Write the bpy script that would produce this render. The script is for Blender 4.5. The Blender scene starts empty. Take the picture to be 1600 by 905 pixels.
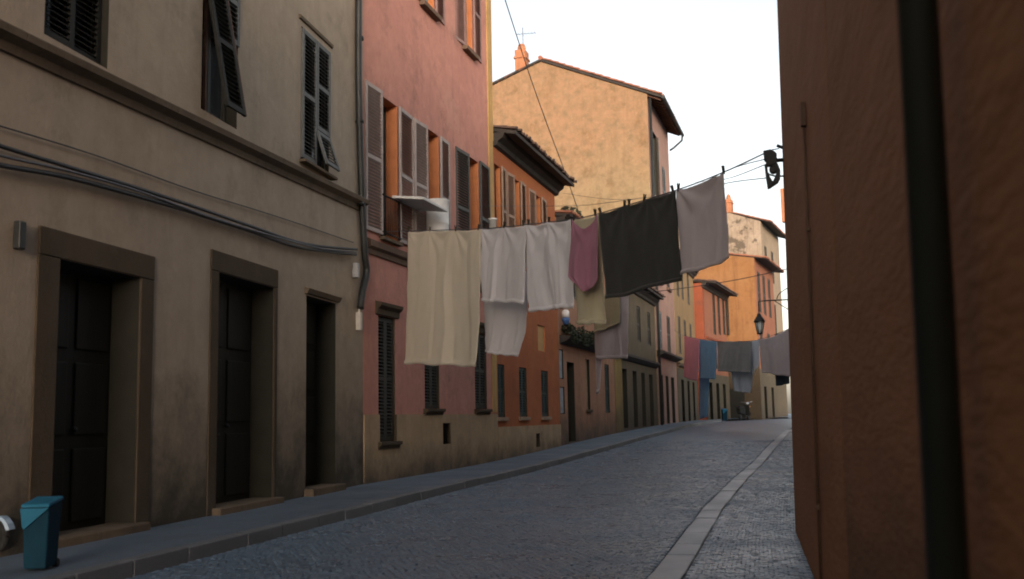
import bpy, math, random
from math import sin, cos, pi, radians, atan2, hypot
from mathutils import Matrix, Vector, noise
random.seed(11)
sc = bpy.context.scene
COL = sc.collection

# ------------------------------------------------------------------ camera
EYE = 1.25
FPX, IW, IH = 1600.0, 1600, 905          # focal length in photograph pixels
YAW, PITCH, ROLL = 0.261303, 0.124857, radians(-1.1)
R3 = Matrix.Rotation(YAW, 3, 'Z') @ Matrix.Rotation(pi / 2 + PITCH, 3, 'X') @ Matrix.Rotation(ROLL, 3, 'Z')
CAMP = Vector((0, 0, EYE))
cam = bpy.data.cameras.new('camera'); camo = bpy.data.objects.new('camera', cam); COL.objects.link(camo)
camo.matrix_world = Matrix.Translation(CAMP) @ R3.to_4x4()
cam.sensor_width = 36; cam.lens = 36 * FPX / IW; cam.clip_end = 2000; cam.clip_start = 0.05
cam.dof.use_dof = True; cam.dof.focus_distance = 22; cam.dof.aperture_fstop = 2.2
sc.camera = camo

# ------------------------------------------------------------------ sky, sun, exposure
SUN_EL, SUN_AZ = radians(7.0), radians(22)      # azimuth: from behind the camera, swung to the right
to_sun = Vector((sin(SUN_AZ) * cos(SUN_EL), -cos(SUN_AZ) * cos(SUN_EL), sin(SUN_EL)))
w = bpy.data.worlds.new('World'); sc.world = w; w.use_nodes = True
nt = w.node_tree; nt.nodes.clear()
out = nt.nodes.new('ShaderNodeOutputWorld'); bg = nt.nodes.new('ShaderNodeBackground')
sky = nt.nodes.new('ShaderNodeTexSky'); sky.sky_type = 'NISHITA'; sky.sun_disc = False
sky.sun_elevation = SUN_EL; sky.sun_rotation = atan2(to_sun.x, to_sun.y)
sky.dust_density = 2.5; sky.ozone_density = 1.0; sky.altitude = 50
hsv = nt.nodes.new('ShaderNodeHueSaturation'); hsv.inputs['Saturation'].default_value = 0.40
tint = nt.nodes.new('ShaderNodeMix'); tint.data_type = 'RGBA'; tint.blend_type = 'MULTIPLY'
tint.inputs['Factor'].default_value = 1.0; tint.inputs['B'].default_value = (1.0, 0.965, 0.955, 1)
nt.links.new(sky.outputs['Color'], hsv.inputs['Color']); nt.links.new(hsv.outputs['Color'], tint.inputs['A'])
nt.links.new(tint.outputs['Result'], bg.inputs['Color']); bg.inputs['Strength'].default_value = 0.15
nt.links.new(bg.outputs['Background'], out.inputs['Surface'])
sl = bpy.data.lights.new('sun', 'SUN'); sl.energy = 0.5; sl.angle = radians(10); sl.color = (1.0, 0.76, 0.59)
slo = bpy.data.objects.new('sun', sl); COL.objects.link(slo)
slo.rotation_euler = to_sun.to_track_quat('Z', 'Y').to_euler(); slo.location = (0, -30, 40)
vs = sc.view_settings; vs.view_transform = 'Standard'; vs.look = 'None'; vs.exposure = 1.6; vs.gamma = 1.0
vs.use_curve_mapping = False
sc.render.engine = 'CYCLES'; sc.cycles.max_bounces = 5; sc.cycles.diffuse_bounces = 3; sc.cycles.use_denoising = True; sc.cycles.use_adaptive_sampling = True; sc.cycles.adaptive_threshold = 0.015
sc.cycles.filter_width = 1.9

# ------------------------------------------------------------------ measuring helpers
def ray(px, py):
    return R3 @ Vector(((px - IW / 2) / FPX, -(py - IH / 2) / FPX, -1.0))
GP = [(-60, 0), (12, 0), (17, .02), (24, .07), (32.5, .27), (40, .45), (52, .65), (66, .75), (85, .79), (200, .8)]
def g(y):
    """height of the street surface along its length (it climbs gently away from the viewer)"""
    if y <= GP[0][0]: return 0.0
    for i in range(len(GP) - 1):
        (a, za), (b, zb) = GP[i], GP[i + 1]
        if y <= b:
            t = (y - a) / (b - a)
            def sl_(k):
                if k <= 0 or k >= len(GP) - 1: return 0.0
                return (GP[k + 1][1] - GP[k - 1][1]) / (GP[k + 1][0] - GP[k - 1][0])
            h = b - a; m0, m1 = sl_(i) * h, sl_(i + 1) * h
            return (2*t**3-3*t*t+1)*za + (t**3-2*t*t+t)*m0 + (-2*t**3+3*t*t)*zb + (t**3-t*t)*m1
    return GP[-1][1]
def on_ground(px, py, off=0.0):
    d = ray(px, py); k = 1.0
    while k < 200:
        p = CAMP + d * k
        if p.z <= g(p.y) + off: return p
        k += 0.02
    return CAMP + d * 200
KERB_H = 0.12
class Face:
    """a vertical facade plane: origin (x0,y0), heading slope m = dX/dY; local a runs along it, n points to the street"""
    def __init__(s, x0, y0, m):
        s.O = Vector((x0, y0, 0)); l = hypot(m, 1); s.u = Vector((m / l, 1 / l, 0)); s.n = Vector((s.u.y, -s.u.x, 0))
        s.rot = atan2(s.u.y, s.u.x)
    def px(s, px, py, off=0.0):
        d = ray(px, py); o = s.O + s.n * off
        t = (o - CAMP).dot(s.n) / d.dot(s.n); p = CAMP + d * t
        return (p - s.O).dot(s.u), p.z
    def a(s, px, py=500, off=0.0): return s.px(px, py, off)[0]
    def z(s, px, py, off=0.0): return s.px(px, py, off)[1]
    def pt(s, a, d, z): p = s.O + s.u * a + s.n * d; return Vector((p.x, p.y, z))
def on_vplane(px, py, A, B):
    A = Vector((A[0], A[1], 0)); B = Vector((B[0], B[1], 0)); n = (B - A).cross(Vector((0, 0, 1))); d = ray(px, py)
    t = (A - CAMP).dot(n) / d.dot(n); return CAMP + d * t

# ------------------------------------------------------------------ object helpers
def tag(o, label=None, cat=None, group=None, kind=None):
    if label: o['label'] = label
    if cat: o['category'] = cat
    if group: o['group'] = group
    if kind: o['kind'] = kind
    return o
def empty(name, loc=(0, 0, 0), rz=0, label=None, cat=None, group=None):
    o = bpy.data.objects.new(name, None); COL.objects.link(o); o.location = loc; o.rotation_euler = (0, 0, rz)
    o.empty_display_size = 0.2
    return tag(o, label, cat, group)
class MB:
    def __init__(s): s.v = []; s.f = []; s.m = []; s.sm = []
    def quad(s, a, b, c, d, m=0):
        i = len(s.v); s.v += [tuple(a), tuple(b), tuple(c), tuple(d)]; s.f.append((i, i+1, i+2, i+3)); s.m.append(m); s.sm.append(False)
    def poly(s, pts, m=0):
        i = len(s.v); s.v += [tuple(p) for p in pts]; s.f.append(tuple(range(i, i + len(pts)))); s.m.append(m); s.sm.append(False)
    def hexa(s, p, m=0):
        """8 corners: bottom ring 0-3 counter-clockwise from above, top ring 4-7"""
        i = len(s.v); s.v += [tuple(q) for q in p]
        for f in ((3, 2, 1, 0), (4, 5, 6, 7), (0, 1, 5, 4), (1, 2, 6, 5), (2, 3, 7, 6), (3, 0, 4, 7)):
            s.f.append(tuple(i + k for k in f)); s.m.append(m); s.sm.append(False)
    def box(s, x0, x1, y0, y1, z0, z1, m=0, M=None):
        x0, x1 = min(x0, x1), max(x0, x1); y0, y1 = min(y0, y1), max(y0, y1); z0, z1 = min(z0, z1), max(z0, z1)
        p = [Vector(q) for q in ((x0,y0,z0),(x1,y0,z0),(x1,y1,z0),(x0,y1,z0),(x0,y0,z1),(x1,y0,z1),(x1,y1,z1),(x0,y1,z1))]
        if M is not None: p = [M @ q for q in p]
        s.hexa(p, m)
    def tube(s, pts, r, n=8, m=0, caps=True, r2=None):
        pts = [Vector(p) for p in pts]; L = len(pts); base = len(s.v); up = None
        for i, p in enumerate(pts):
            t = (pts[min(i+1, L-1)] - pts[max(i-1, 0)]).normalized()
            if up is None:
                up = Vector((0, 0, 1)) if abs(t.z) < .9 else Vector((1, 0, 0))
            x = t.cross(up).normalized(); y = x.cross(t).normalized(); up = y
            rr = r if r2 is None else r + (r2 - r) * i / (L - 1)
            for k in range(n):
                q = p + x * (rr * cos(2*pi*k/n)) + y * (rr * sin(2*pi*k/n)); s.v.append(tuple(q))
        for i in range(L - 1):
            for k in range(n):
                a = base + i*n + k; b = base + i*n + (k+1) % n
                s.f.append((a, b, b + n, a + n)); s.m.append(m); s.sm.append(True)
        if caps:
            s.f.append(tuple(base + k for k in range(n-1, -1, -1))); s.m.append(m); s.sm.append(False)
            s.f.append(tuple(base + (L-1)*n + k for k in range(n))); s.m.append(m); s.sm.append(False)
    def lathe(s, prof, n=16, m=0, M=None):
        """profile of (r, z) turned about z"""
        base = len(s.v)
        for r, z in prof:
            for k in range(n):
                q = Vector((r*cos(2*pi*k/n), r*sin(2*pi*k/n), z)); q = M @ q if M is not None else q; s.v.append(tuple(q))
        for i in range(len(prof)-1):
            for k in range(n):
                a = base+i*n+k; b = base+i*n+(k+1) % n; s.f.append((a, b, b+n, a+n)); s.m.append(m); s.sm.append(True)
        s.f.append(tuple(base+k for k in range(n-1, -1, -1))); s.m.append(m); s.sm.append(False)
        s.f.append(tuple(base+(len(prof)-1)*n+k for k in range(n))); s.m.append(m); s.sm.append(False)
    def prism(s, prof, a0, a1, m=0, dz=0.0):
        """profile of (out, z) pairs extruded along local x from a0 to a1; out is towards the street; dz lifts the far end"""
        P0 = [(a0, -d, z) for d, z in prof]; P1 = [(a1, -d, z + dz) for d, z in prof]; n = len(prof); i = len(s.v)
        s.v += P0 + P1
        for k in range(n):
            s.f.append((i+k, i+(k+1) % n, i+n+(k+1) % n, i+n+k)); s.m.append(m); s.sm.append(False)
        s.f.append(tuple(i+k for k in range(n-1, -1, -1))); s.m.append(m); s.sm.append(False)
        s.f.append(tuple(i+n+k for k in range(n))); s.m.append(m); s.sm.append(False)
    def mesh(s, name, mats):
        me = bpy.data.meshes.new(name); me.from_pydata(s.v, [], s.f)
        for mt in (mats if isinstance(mats, (list, tuple)) else [mats]): me.materials.append(mt)
        me.polygons.foreach_set('material_index', s.m); me.polygons.foreach_set('use_smooth', s.sm); me.update()
        return me
    def build(s, name, mats, parent=None, bevel=0.0, loc=None):
        o = bpy.data.objects.new(name, s.mesh(name, mats)); COL.objects.link(o)
        if parent is not None: o.parent = parent
        if loc is not None: o.location = loc
        if bevel:
            b = o.modifiers.new('bevel', 'BEVEL'); b.width = bevel; b.segments = 2; b.limit_method = 'ANGLE'
        return o

# ------------------------------------------------------------------ materials
def srgb(r, g_, b):
    f = lambda c: (c/255/12.92) if c/255 <= .04045 else ((c/255+.055)/1.055)**2.4
    return (f(r), f(g_), f(b))
def new_mat(name):
    m = bpy.data.materials.new(name); m.use_nodes = True; n = m.node_tree; n.nodes.clear()
    o = n.nodes.new('ShaderNodeOutputMaterial'); p = n.nodes.new('ShaderNodeBsdfPrincipled')
    n.links.new(p.outputs['BSDF'], o.inputs['Surface']); return m, n, p, o
def col4(c): return (c[0], c[1], c[2], 1)
def mixc(n, fac, a, b, mode='MIX'):
    x = n.nodes.new('ShaderNodeMix'); x.data_type = 'RGBA'; x.blend_type = mode
    for sock, v in ((x.inputs['Factor'], fac), (x.inputs['A'], a), (x.inputs['B'], b)):
        if isinstance(v, bpy.types.NodeSocket): n.links.new(v, sock)
        elif isinstance(v, (int, float)): sock.default_value = v
        else: sock.default_value = col4(v)
    return x.outputs['Result']
def nz(n, scale, detail=5, rough=.6, vec=None, stretch=None):
    if vec is None:
        ge = n.nodes.new('ShaderNodeNewGeometry'); vec = ge.outputs['Position']
    if stretch:
        mp = n.nodes.new('ShaderNodeMapping'); mp.inputs['Scale'].default_value = stretch; n.links.new(vec, mp.inputs['Vector']); vec = mp.outputs['Vector']
    t = n.nodes.new('ShaderNodeTexNoise'); t.inputs['Scale'].default_value = scale; t.inputs['Detail'].default_value = detail
    t.inputs['Roughness'].default_value = rough; n.links.new(vec, t.inputs['Vector']); return t.outputs['Fac']
def ramp(n, fac, lo, hi, a=0.0, b=1.0):
    r = n.nodes.new('ShaderNodeMapRange'); r.inputs['From Min'].default_value = lo; r.inputs['From Max'].default_value = hi
    r.inputs['To Min'].default_value = a; r.inputs['To Max'].default_value = b; r.clamp = True; n.links.new(fac, r.inputs['Value']); return r.outputs['Result']
def mathn(n, op, a, b=None):
    x = n.nodes.new('ShaderNodeMath'); x.operation = op
    for i, v in enumerate((a, b)):
        if v is None: continue
        if isinstance(v, bpy.types.NodeSocket): n.links.new(v, x.inputs[i])
        else: x.inputs[i].default_value = v
    return x.outputs[0]
def bump(n, p, h, strength, dist=.02):
    b = n.nodes.new('ShaderNodeBump'); b.inputs['Strength'].default_value = strength; b.inputs['Distance'].default_value = dist
    n.links.new(h, b.inputs['Height']); n.links.new(b.outputs['Normal'], p.inputs['Normal'])
NZ = nz
def plaster(name, base, blotch, dirt=(.08, .065, .05), wet=None, streak=.35, patch=.5, patch_col=None, bumpk=.5, upper=None, mottle=.45, ys=1.0, patch_lo=.57):
    """lime plaster: blotches, rain streaks, fine grain, optional ragged bare patches; wet=(z0,z1): splash dirt with a ragged top"""
    m, n, p, o = new_mat(name)
    def nz(n_, scale, detail=5, rough=.6, stretch=None): return NZ(n_, scale, detail, rough, stretch=stretch or ((1, ys, 1) if ys != 1 else None))
    c = mixc(n, ramp(n, nz(n, .55, 6), .35, .68), base, blotch)
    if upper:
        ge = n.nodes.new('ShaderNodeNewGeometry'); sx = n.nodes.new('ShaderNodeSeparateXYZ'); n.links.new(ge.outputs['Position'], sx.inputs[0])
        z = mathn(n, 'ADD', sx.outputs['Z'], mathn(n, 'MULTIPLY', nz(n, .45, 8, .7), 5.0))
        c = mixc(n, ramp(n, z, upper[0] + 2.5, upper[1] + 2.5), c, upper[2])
    c = mixc(n, ramp(n, nz(n, 2.6, 8, .7), .42, .72, 0, mottle), c, tuple(x * .66 for x in base))
    c = mixc(n, ramp(n, nz(n, .9, 9, .75), .54, .70, 0, mottle * .8), c, dirt)
    c = mixc(n, ramp(n, nz(n, 5, 4, .6), .55, .8, 0, .35), c, tuple(min(1, x * 1.35 + .02) for x in base))
    c = mixc(n, ramp(n, nz(n, 1.0, 5, .65, stretch=(3.2, 3.2, .22)), .52, .78, 0, streak), c, dirt)
    if patch_col: c = mixc(n, ramp(n, nz(n, .8, 9, .72), patch_lo, patch_lo + .05, 0, patch), c, patch_col)
    if wet:
        ge = n.nodes.new('ShaderNodeNewGeometry'); sx = n.nodes.new('ShaderNodeSeparateXYZ'); n.links.new(ge.outputs['Position'], sx.inputs[0])
        z = mathn(n, 'ADD', sx.outputs['Z'], mathn(n, 'MULTIPLY', nz(n, 1.6, 7, .7), -(wet[1] - wet[0]) * 1.6))
        c = mixc(n, ramp(n, z, wet[0] - (wet[1]-wet[0]) * .8, wet[1] - (wet[1]-wet[0]) * .8, .95, 0), c, dirt)
    n.links.new(c, p.inputs['Base Color']); p.inputs['Roughness'].default_value = .92
    p.inputs['Specular IOR Level'].default_value = .25
    h = mathn(n, 'ADD', nz(n, 28, 5, .6), mathn(n, 'MULTIPLY', nz(n, 2.2, 3), 2.2))
    bump(n, p, h, bumpk, .012)
    return m
def plain(name, c, rough=.7, var=.3, scale=6, metal=0.0, spec=.4, bumpk=.0, c2=None, stretch=None):
    m, n, p, o = new_mat(name)
    a = mixc(n, ramp(n, nz(n, scale, 5, stretch=stretch), .35, .7), c, c2 if c2 else tuple(x * (1 - var) for x in c))
    n.links.new(a, p.inputs['Base Color']); p.inputs['Roughness'].default_value = rough
    p.inputs['Metallic'].default_value = metal; p.inputs['Specular IOR Level'].default_value = spec
    if bumpk: bump(n, p, nz(n, scale * 6, 4), bumpk, .01)
    return m
def fabric(name, c, c2=None, trans=.25, stripe=0):
    m, n, p, o = new_mat(name)
    tc = n.nodes.new('ShaderNodeTexCoord')
    a = mixc(n, ramp(n, nz(n, 3.0, 6, .6), .35, .7), c, c2 if c2 else tuple(x * .86 for x in c))
    a = mixc(n, ramp(n, nz(n, 55, 3, .7), .45, .75, 0, .10), a, tuple(x * .75 for x in c))
    n.links.new(a, p.inputs['Base Color']); p.inputs['Roughness'].default_value = .95; p.inputs['Specular IOR Level'].default_value = .1
    p.inputs['Sheen Weight'].default_value = .15; p.inputs['Sheen Roughness'].default_value = .6
    tr = n.nodes.new('ShaderNodeBsdfTranslucent'); n.links.new(a, tr.inputs['Color'])
    mx = n.nodes.new('ShaderNodeMixShader'); mx.inputs[0].default_value = trans
    n.links.new(p.outputs['BSDF'], mx.inputs[1]); n.links.new(tr.outputs['BSDF'], mx.inputs[2]); n.links.new(mx.outputs[0], o.inputs['Surface'])
    h = mathn(n, 'ADD', nz(n, 160, 2), mathn(n, 'MULTIPLY', nz(n, 9, 4), 2.0))
    bump(n, p, h, .22, .006)
    return m
def glass_mat(name, c=(.03, .035, .04), rough=.12):
    m, n, p, o = new_mat(name)
    a = mixc(n, ramp(n, nz(n, 1.2, 4), .4, .7), c, tuple(x * 1.6 for x in c)); n.links.new(a, p.inputs['Base Color'])
    p.inputs['Roughness'].default_value = rough; p.inputs['Specular IOR Level'].default_value = .6
    bump(n, p, nz(n, 2.5, 2), .08, .02)
    return m
def stones(name, c1, c2, c3, rough=.62):
    """colour by piece (random per island) with grit"""
    m, n, p, o = new_mat(name); ge = n.nodes.new('ShaderNodeNewGeometry'); oi = n.nodes.new('ShaderNodeObjectInfo')
    rnd = mathn(n, 'FRACT', mathn(n, 'ADD', ge.outputs['Random Per Island'], oi.outputs['Random']))
    c = mixc(n, rnd, c1, c2)
    c = mixc(n, ramp(n, nz(n, .7, 6, .65), .4, .7, 0, .75), c, c3)
    c = mixc(n, ramp(n, nz(n, 30, 5, .7), .45, .75, 0, .5), c, tuple(x * .55 for x in c1))
    n.links.new(c, p.inputs['Base Color'])
    n.links.new(ramp(n, nz(n, .9, 5), .35, .7, rough - .14, rough + .14), p.inputs['Roughness']); p.inputs['Specular IOR Level'].default_value = .5
    bump(n, p, nz(n, 45, 5, .65), .5, .008)
    return m
M = {}
M['beige'] = plaster('beige_plaster', (.355, .288, .217), (.385, .315, .24), dirt=(.055, .05, .038), wet=(.15, 2.0), streak=.16, mottle=.42, patch=.3, patch_col=(.285, .238, .188))
M['beige_far'] = plaster('ochre_plinth_plaster', (.42, .31, .19), (.36, .26, .165), wet=(.1, .8), streak=.3, mottle=.6, patch_col=(.46, .37, .26))
M['pink'] = plaster('pink_plaster', (0.526, 0.254, 0.197), (0.470, 0.221, 0.179), streak=.16, mottle=.55, patch=.3, patch_col=(0.564, 0.320, 0.244))
M['reveal'] = plain('orange_reveal_paint', (.50, .185, .075), .85, .2, 4, spec=.2, bumpk=.2)
M['ochre'] = plaster('ochre_corner_plaster', (.52, .33, .13), (.46, .28, .12), streak=.3)
M['orange'] = plaster('orange_plaster', (0.408, 0.140, 0.055), (0.340, 0.106, 0.047), streak=.35)
M['orange_sill'] = plain('pale_stone_sill', (.34, .25, .17), .85, .3, 8, bumpk=.3)
M['peach'] = plaster('peach_plaster', (0.390, 0.211, 0.133), (0.328, 0.172, 0.109), streak=.5, wet=(.4, 1.6), patch_col=(0.296, 0.234, 0.172))
M['gable'] = plaster('yellow_orange_gable_plaster', (0.290, 0.211, 0.119), (0.308, 0.216, 0.123), dirt=(0.158, 0.097, 0.044), streak=.45, patch=.25, patch_col=(0.238, 0.141, 0.070), upper=(12.6, 16.0, (0.325, 0.190, 0.108)), mottle=1.0)  # upper: warmer tone, part plaster, part sun glow put into the colour
M['dpink'] = plaster('pale_pink_plaster', (0.381, 0.245, 0.197), (0.340, 0.204, 0.170), streak=.3)
M['olive'] = plaster('olive_brown_plaster', (0.112, 0.092, 0.062), (0.140, 0.112, 0.072), streak=.6, wet=(.5, 2.0))
M['olive_ochre'] = plaster('ochre_olive_plaster', (.30, .22, .08), (.26, .18, .07), streak=.6, wet=(.5, 2.0))
M['hyellow'] = plaster('dull_yellow_plaster', (0.300, 0.204, 0.102), (0.252, 0.168, 0.084), streak=.5)
M['red'] = plaster('brick_red_plaster', (0.294, 0.084, 0.042), (0.252, 0.070, 0.035), streak=.3)
M['redpink'] = plaster('salmon_plaster', (0.322, 0.136, 0.081), (0.285, 0.118, 0.068), streak=.35)
M['deep_orange'] = plaster('deep_orange_plaster', (0.288, 0.137, 0.054), (0.310, 0.158, 0.068), dirt=(0.130, 0.058, 0.025), streak=.6, patch=.5, patch_col=(0.216, 0.097, 0.040))
M['patchy'] = plaster('flaking_grey_plaster', (.40, .32, .24), (.30, .225, .16), dirt=(.09, .07, .05), streak=.8, patch=.95, patch_col=(.12, .095, .07), mottle=.9, patch_lo=.50)
M['cream'] = plaster('cream_plaster', (0.374, 0.289, 0.200), (0.323, 0.246, 0.170), streak=.4)
M['right'] = plaster('rust_orange_plaster', (.25, .112, .048), (.215, .095, .043), bumpk=1.0, ys=.22, streak=.1, wet=(.0, 1.1), dirt=(.075, .045, .025), mottle=.65, patch=.35, patch_col=(.16, .082, .046))
M['right_edge'] = plaster('rust_pilaster_plaster', (.28, .125, .055), (.25, .11, .048), bumpk=1.0, ys=.22, streak=.1, dirt=(.075, .045, .025))
M['surround'] = plaster('brown_stone_surround', (.07, .052, .033), (.09, .066, .042), streak=.4, wet=(.1, .8))
M['ledge'] = plaster('weathered_ledge_stone', (.13, .098, .068), (.17, .13, .09), streak=.6, dirt=(.05, .04, .03))
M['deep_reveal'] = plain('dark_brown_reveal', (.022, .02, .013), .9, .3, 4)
M['brown'] = plaster('brown_moulding_stone', (.13, .085, .06), (.17, .115, .08), streak=.5)
M['door'] = plain('dark_brown_door_paint', (.014, .014, .009), .6, .4, 3, bumpk=.3, stretch=(4, 4, .5))
M['door2'] = plain('brown_door_wood', (.075, .05, .026), .65, .4, 3, bumpk=.3, stretch=(4, 4, .5))
M['shut_grey'] = plain('grey_brown_shutter_paint', (.40, .33, .30), .7, .25, 5, bumpk=.2)
M['shut_dark'] = plain('dark_grey_shutter_paint', (.085, .08, .072), .7, .3, 5, bumpk=.2)
M['shut_blue'] = plain('slate_shutter_paint', (.13, .135, .13), .7, .3, 5, bumpk=.2)
M['shut_pink'] = plain('dusty_pink_shutter_paint', (.30, .19, .17), .7, .3, 5, bumpk=.2)
M['shut_tan'] = plain('tan_shutter_paint', (.36, .24, .17), .7, .3, 5, bumpk=.2)
M['shut_void'] = plain('near_black_shutter_paint', (.012, .012, .009), .8, .3, 5)
M['shut_black'] = plain('black_brown_shutter_paint', (.035, .033, .026), .65, .3, 5, bumpk=.2)
M['shut_teal'] = plain('dark_teal_shutter_paint', (.03, .055, .052), .65, .3, 5, bumpk=.2)
M['rust_wood'] = plain('reddish_bare_wood', (.13, .06, .035), .8, .4, 6, bumpk=.3)
M['glass'] = glass_mat('dark_window_glass')
M['glass_pale'] = glass_mat('pale_blue_window_glass', (.16, .19, .2), .2)
M['frame_blue'] = plain('faded_blue_frame_paint', (.17, .21, .23), .6, .3, 6)
M['iron'] = plain('black_iron', (.022, .022, .022), .5, .3, 10, metal=.4)
M['pipe'] = plain('dark_zinc_pipe', (.05, .052, .05), .5, .4, 3, metal=.5)
M['pipe_rust'] = plain('dark_green_pipe_paint', (.013, .015, .009), .55, .3, 3)
M['conduit'] = plain('brown_painted_conduit', (.11, .06, .032), .7, .3, 3)
M['cable'] = plain('black_cable', (.03, .03, .032), .5, .3, 10)
M['wire'] = plain('grey_wire', (.10, .10, .11), .5, .3, 10)
M['tile'] = stones('terracotta_tile', (.36, .13, .07), (.24, .085, .05), (.30, .15, .09), .85)
M['tile_dark'] = stones('sooty_roof_tile', (.10, .055, .04), (.06, .04, .032), (.14, .075, .05), .85)
M['soffit'] = plain('dark_eave_timber', (.045, .038, .032), .8, .4, 4, bumpk=.3)
M['chimney'] = plaster('orange_chimney_brick', (.46, .20, .10), (.40, .17, .09), streak=.4)
M['sett'] = stones('sky_tinted_sett_stone', (.135, .20, .275), (.095, .14, .20), (.12, .18, .255), .38)  # the sky's blue reflection on the road is put into the stone colour
M['sett2'] = stones('worn_footway_sett_stone', (.16, .225, .305), (.115, .165, .225), (.14, .205, .285), .38)
M['slab'] = stones('pale_kerb_slab_stone', (.29, .325, .365), (.25, .28, .32), (.22, .255, .295), .45)
M['kerb'] = stones('grey_kerb_stone', (.19, .20, .215), (.15, .16, .175), (.12, .13, .14), .6)
M['white'] = plain('white_enamel', (.78, .77, .74), .5, .12, 6)
M['offwhite'] = plain('offwhite_plastic', (.62, .58, .5), .6, .15, 6)
M['greyplate'] = plain('grey_perforated_plate', (.42, .42, .42), .6, .2, 40)
M['blue_bin'] = plain('blue_bin_plastic', (.006, .042, .07), .75, .3, 4, spec=.15)
M['blue_lid'] = plain('lighter_blue_bin_lid', (.02, .15, .25), .65, .25, 4, spec=.2)
M['scooter'] = plain('pale_blue_paint', (.30, .42, .55), .3, .1, 3, spec=.6)
M['rubber'] = plain('black_rubber', (.02, .02, .02), .8, .3, 12)
M['chrome'] = plain('worn_chrome', (.6, .6, .62), .25, .15, 8, metal=.9)
M['amber'] = plain('amber_lens', (.5, .16, .02), .3, .1, 8)
M['peg'] = plain('dark_wooden_peg', (.055, .045, .03), .7, .4, 30)
M['leaf'] = stones('dark_green_leaf', (.022, .032, .014), (.014, .022, .01), (.03, .036, .016), .7)
M['pot'] = plain('terracotta_pot', (.25, .10, .06), .85, .3, 8)
M['blue_pot'] = plain('blue_glazed_plastic', (.06, .14, .34), .5, .2, 8)
M['lamp_glass'] = glass_mat('frosted_lantern_glass', (.35, .38, .38), .35)
M['paper'] = plain('pale_blue_grey_poster_paper', (.34, .38, .42), .7, .5, 5)
M['asph'] = None
def pavement_mat(name, c1, c2, c3):
    m, n, p, o = new_mat(name)
    c = mixc(n, ramp(n, nz(n, .45, 7, .65), .38, .66), c1, c2)
    c = mixc(n, ramp(n, nz(n, 60, 4, .7), .42, .7, 0, .5), c, c3)
    c = mixc(n, ramp(n, nz(n, 1.3, 8, .75), .58, .66, 0, .4), c, tuple(x * .6 for x in c1))
    n.links.new(c, p.inputs['Base Color']); n.links.new(ramp(n, nz(n, .8, 5), .35, .7, .5, .85), p.inputs['Roughness'])
    p.inputs['Specular IOR Level'].default_value = .45
    bump(n, p, mathn(n, 'ADD', nz(n, 90, 4, .7), mathn(n, 'MULTIPLY', nz(n, 3, 4), 1.5)), .6, .008)
    return m
M['asph'] = pavement_mat('worn_pavement_asphalt', (.12, .165, .215), (.095, .13, .17), (.165, .215, .265))  # asphalt colour carries the same painted sky blue
M['joint'] = pavement_mat('sandy_joint_grit', (.08, .10, .125), (.065, .08, .10), (.11, .135, .16))
def far_setts():
    m, n, p, o = new_mat('distant_sett_paving'); ge = n.nodes.new('ShaderNodeNewGeometry')
    v = n.nodes.new('ShaderNodeTexVoronoi'); v.inputs['Scale'].default_value = 14; n.links.new(ge.outputs['Position'], v.inputs['Vector'])
    v2 = n.nodes.new('ShaderNodeTexVoronoi'); v2.feature = 'DISTANCE_TO_EDGE'; v2.inputs['Scale'].default_value = 14; n.links.new(ge.outputs['Position'], v2.inputs['Vector'])
    c = mixc(n, v.outputs['Color'], (.105, .155, .215), (.14, .20, .275))  # far setts have the reflected sky blue in their colour too
    c = mixc(n, ramp(n, v2.outputs['Distance'], 0, .07, .7, 0), c, (.06, .06, .06))
    c = mixc(n, ramp(n, nz(n, .5, 6, .65), .4, .7, 0, .6), c, (.125, .18, .25))
    n.links.new(c, p.inputs['Base Color']); p.inputs['Roughness'].default_value = .42
    bump(n, p, ramp(n, v2.outputs['Distance'], 0, .12), .7, .012)
    return m
M['sett_far'] = far_setts()

# ------------------------------------------------------------------ the street
def interp(pts, y):
    if y <= pts[0][0]: return pts[0][1]
    for (a, xa), (b, xb) in zip(pts, pts[1:]):
        if y <= b: t = (y - a) / (b - a); t = t*t*(3-2*t) * .35 + t * .65; return xa + (xb - xa) * t
    return pts[-1][1]
KERB = [(-40, -5.2), (7, -5.36), (12, -5.56), (17, -5.66), (24, -5.62), (33, -5.3), (43, -4.95), (58, -4.7), (70, -4.4), (78, -3.0), (90, 1.0)]
SLAB = [(-40, -1.0), (8, -1.0), (14, -1.06), (20, -.98), (29, -.68), (40, -.28), (60, .9), (75, 3.0), (90, 8.0)]   # centre line
SLAB_W = .26
LEFTEDGE = [(-40, -4.5), (8, -7.2), (17, -7.6), (90, -9)]
rx_wall = lambda y: .45 - .04 * y if y < 11.5 else .6 + max(0, y - 40) * .03
YS = [-40 + i * 1.0 for i in range(47)] + [7 + i * .5 for i in range(60)] + [37 + i for i in range(75)]
def strip_mesh(name, left, right, zoff, mats, ys, kind='structure', label=None, matf=None, nx=4, parent=None):
    mb = MB()
    for y0, y1 in zip(ys, ys[1:]):
        for k in range(nx):
            f0, f1 = k / nx, (k + 1) / nx
            P = []
            for y, f in ((y0, f0), (y0, f1), (y1, f1), (y1, f0)):
                l, r = left(y), right(y); P.append((l + (r - l) * f, y, g(y) + zoff))
            mb.quad(*P, m=matf((y0 + y1) / 2) if matf else 0)
    o = mb.build(name, mats, parent); tag(o, label, None, None, kind); return o
mb = MB()
gy = [-150, -40, 0, 12, 17, 24, 32, 40, 52, 66, 85, 120, 250, 600]
for y0, y1 in zip(gy, gy[1:]):
    mb.quad((-400, y0, g(y0) - .08), (400, y0, g(y0) - .08), (400, y1, g(y1) - .08), (-400, y1, g(y1) - .08))
tag(mb.build('ground', M['asph']), kind='structure')
SETT_Y0, SETT_Y1 = 6.2, 36.0
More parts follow.
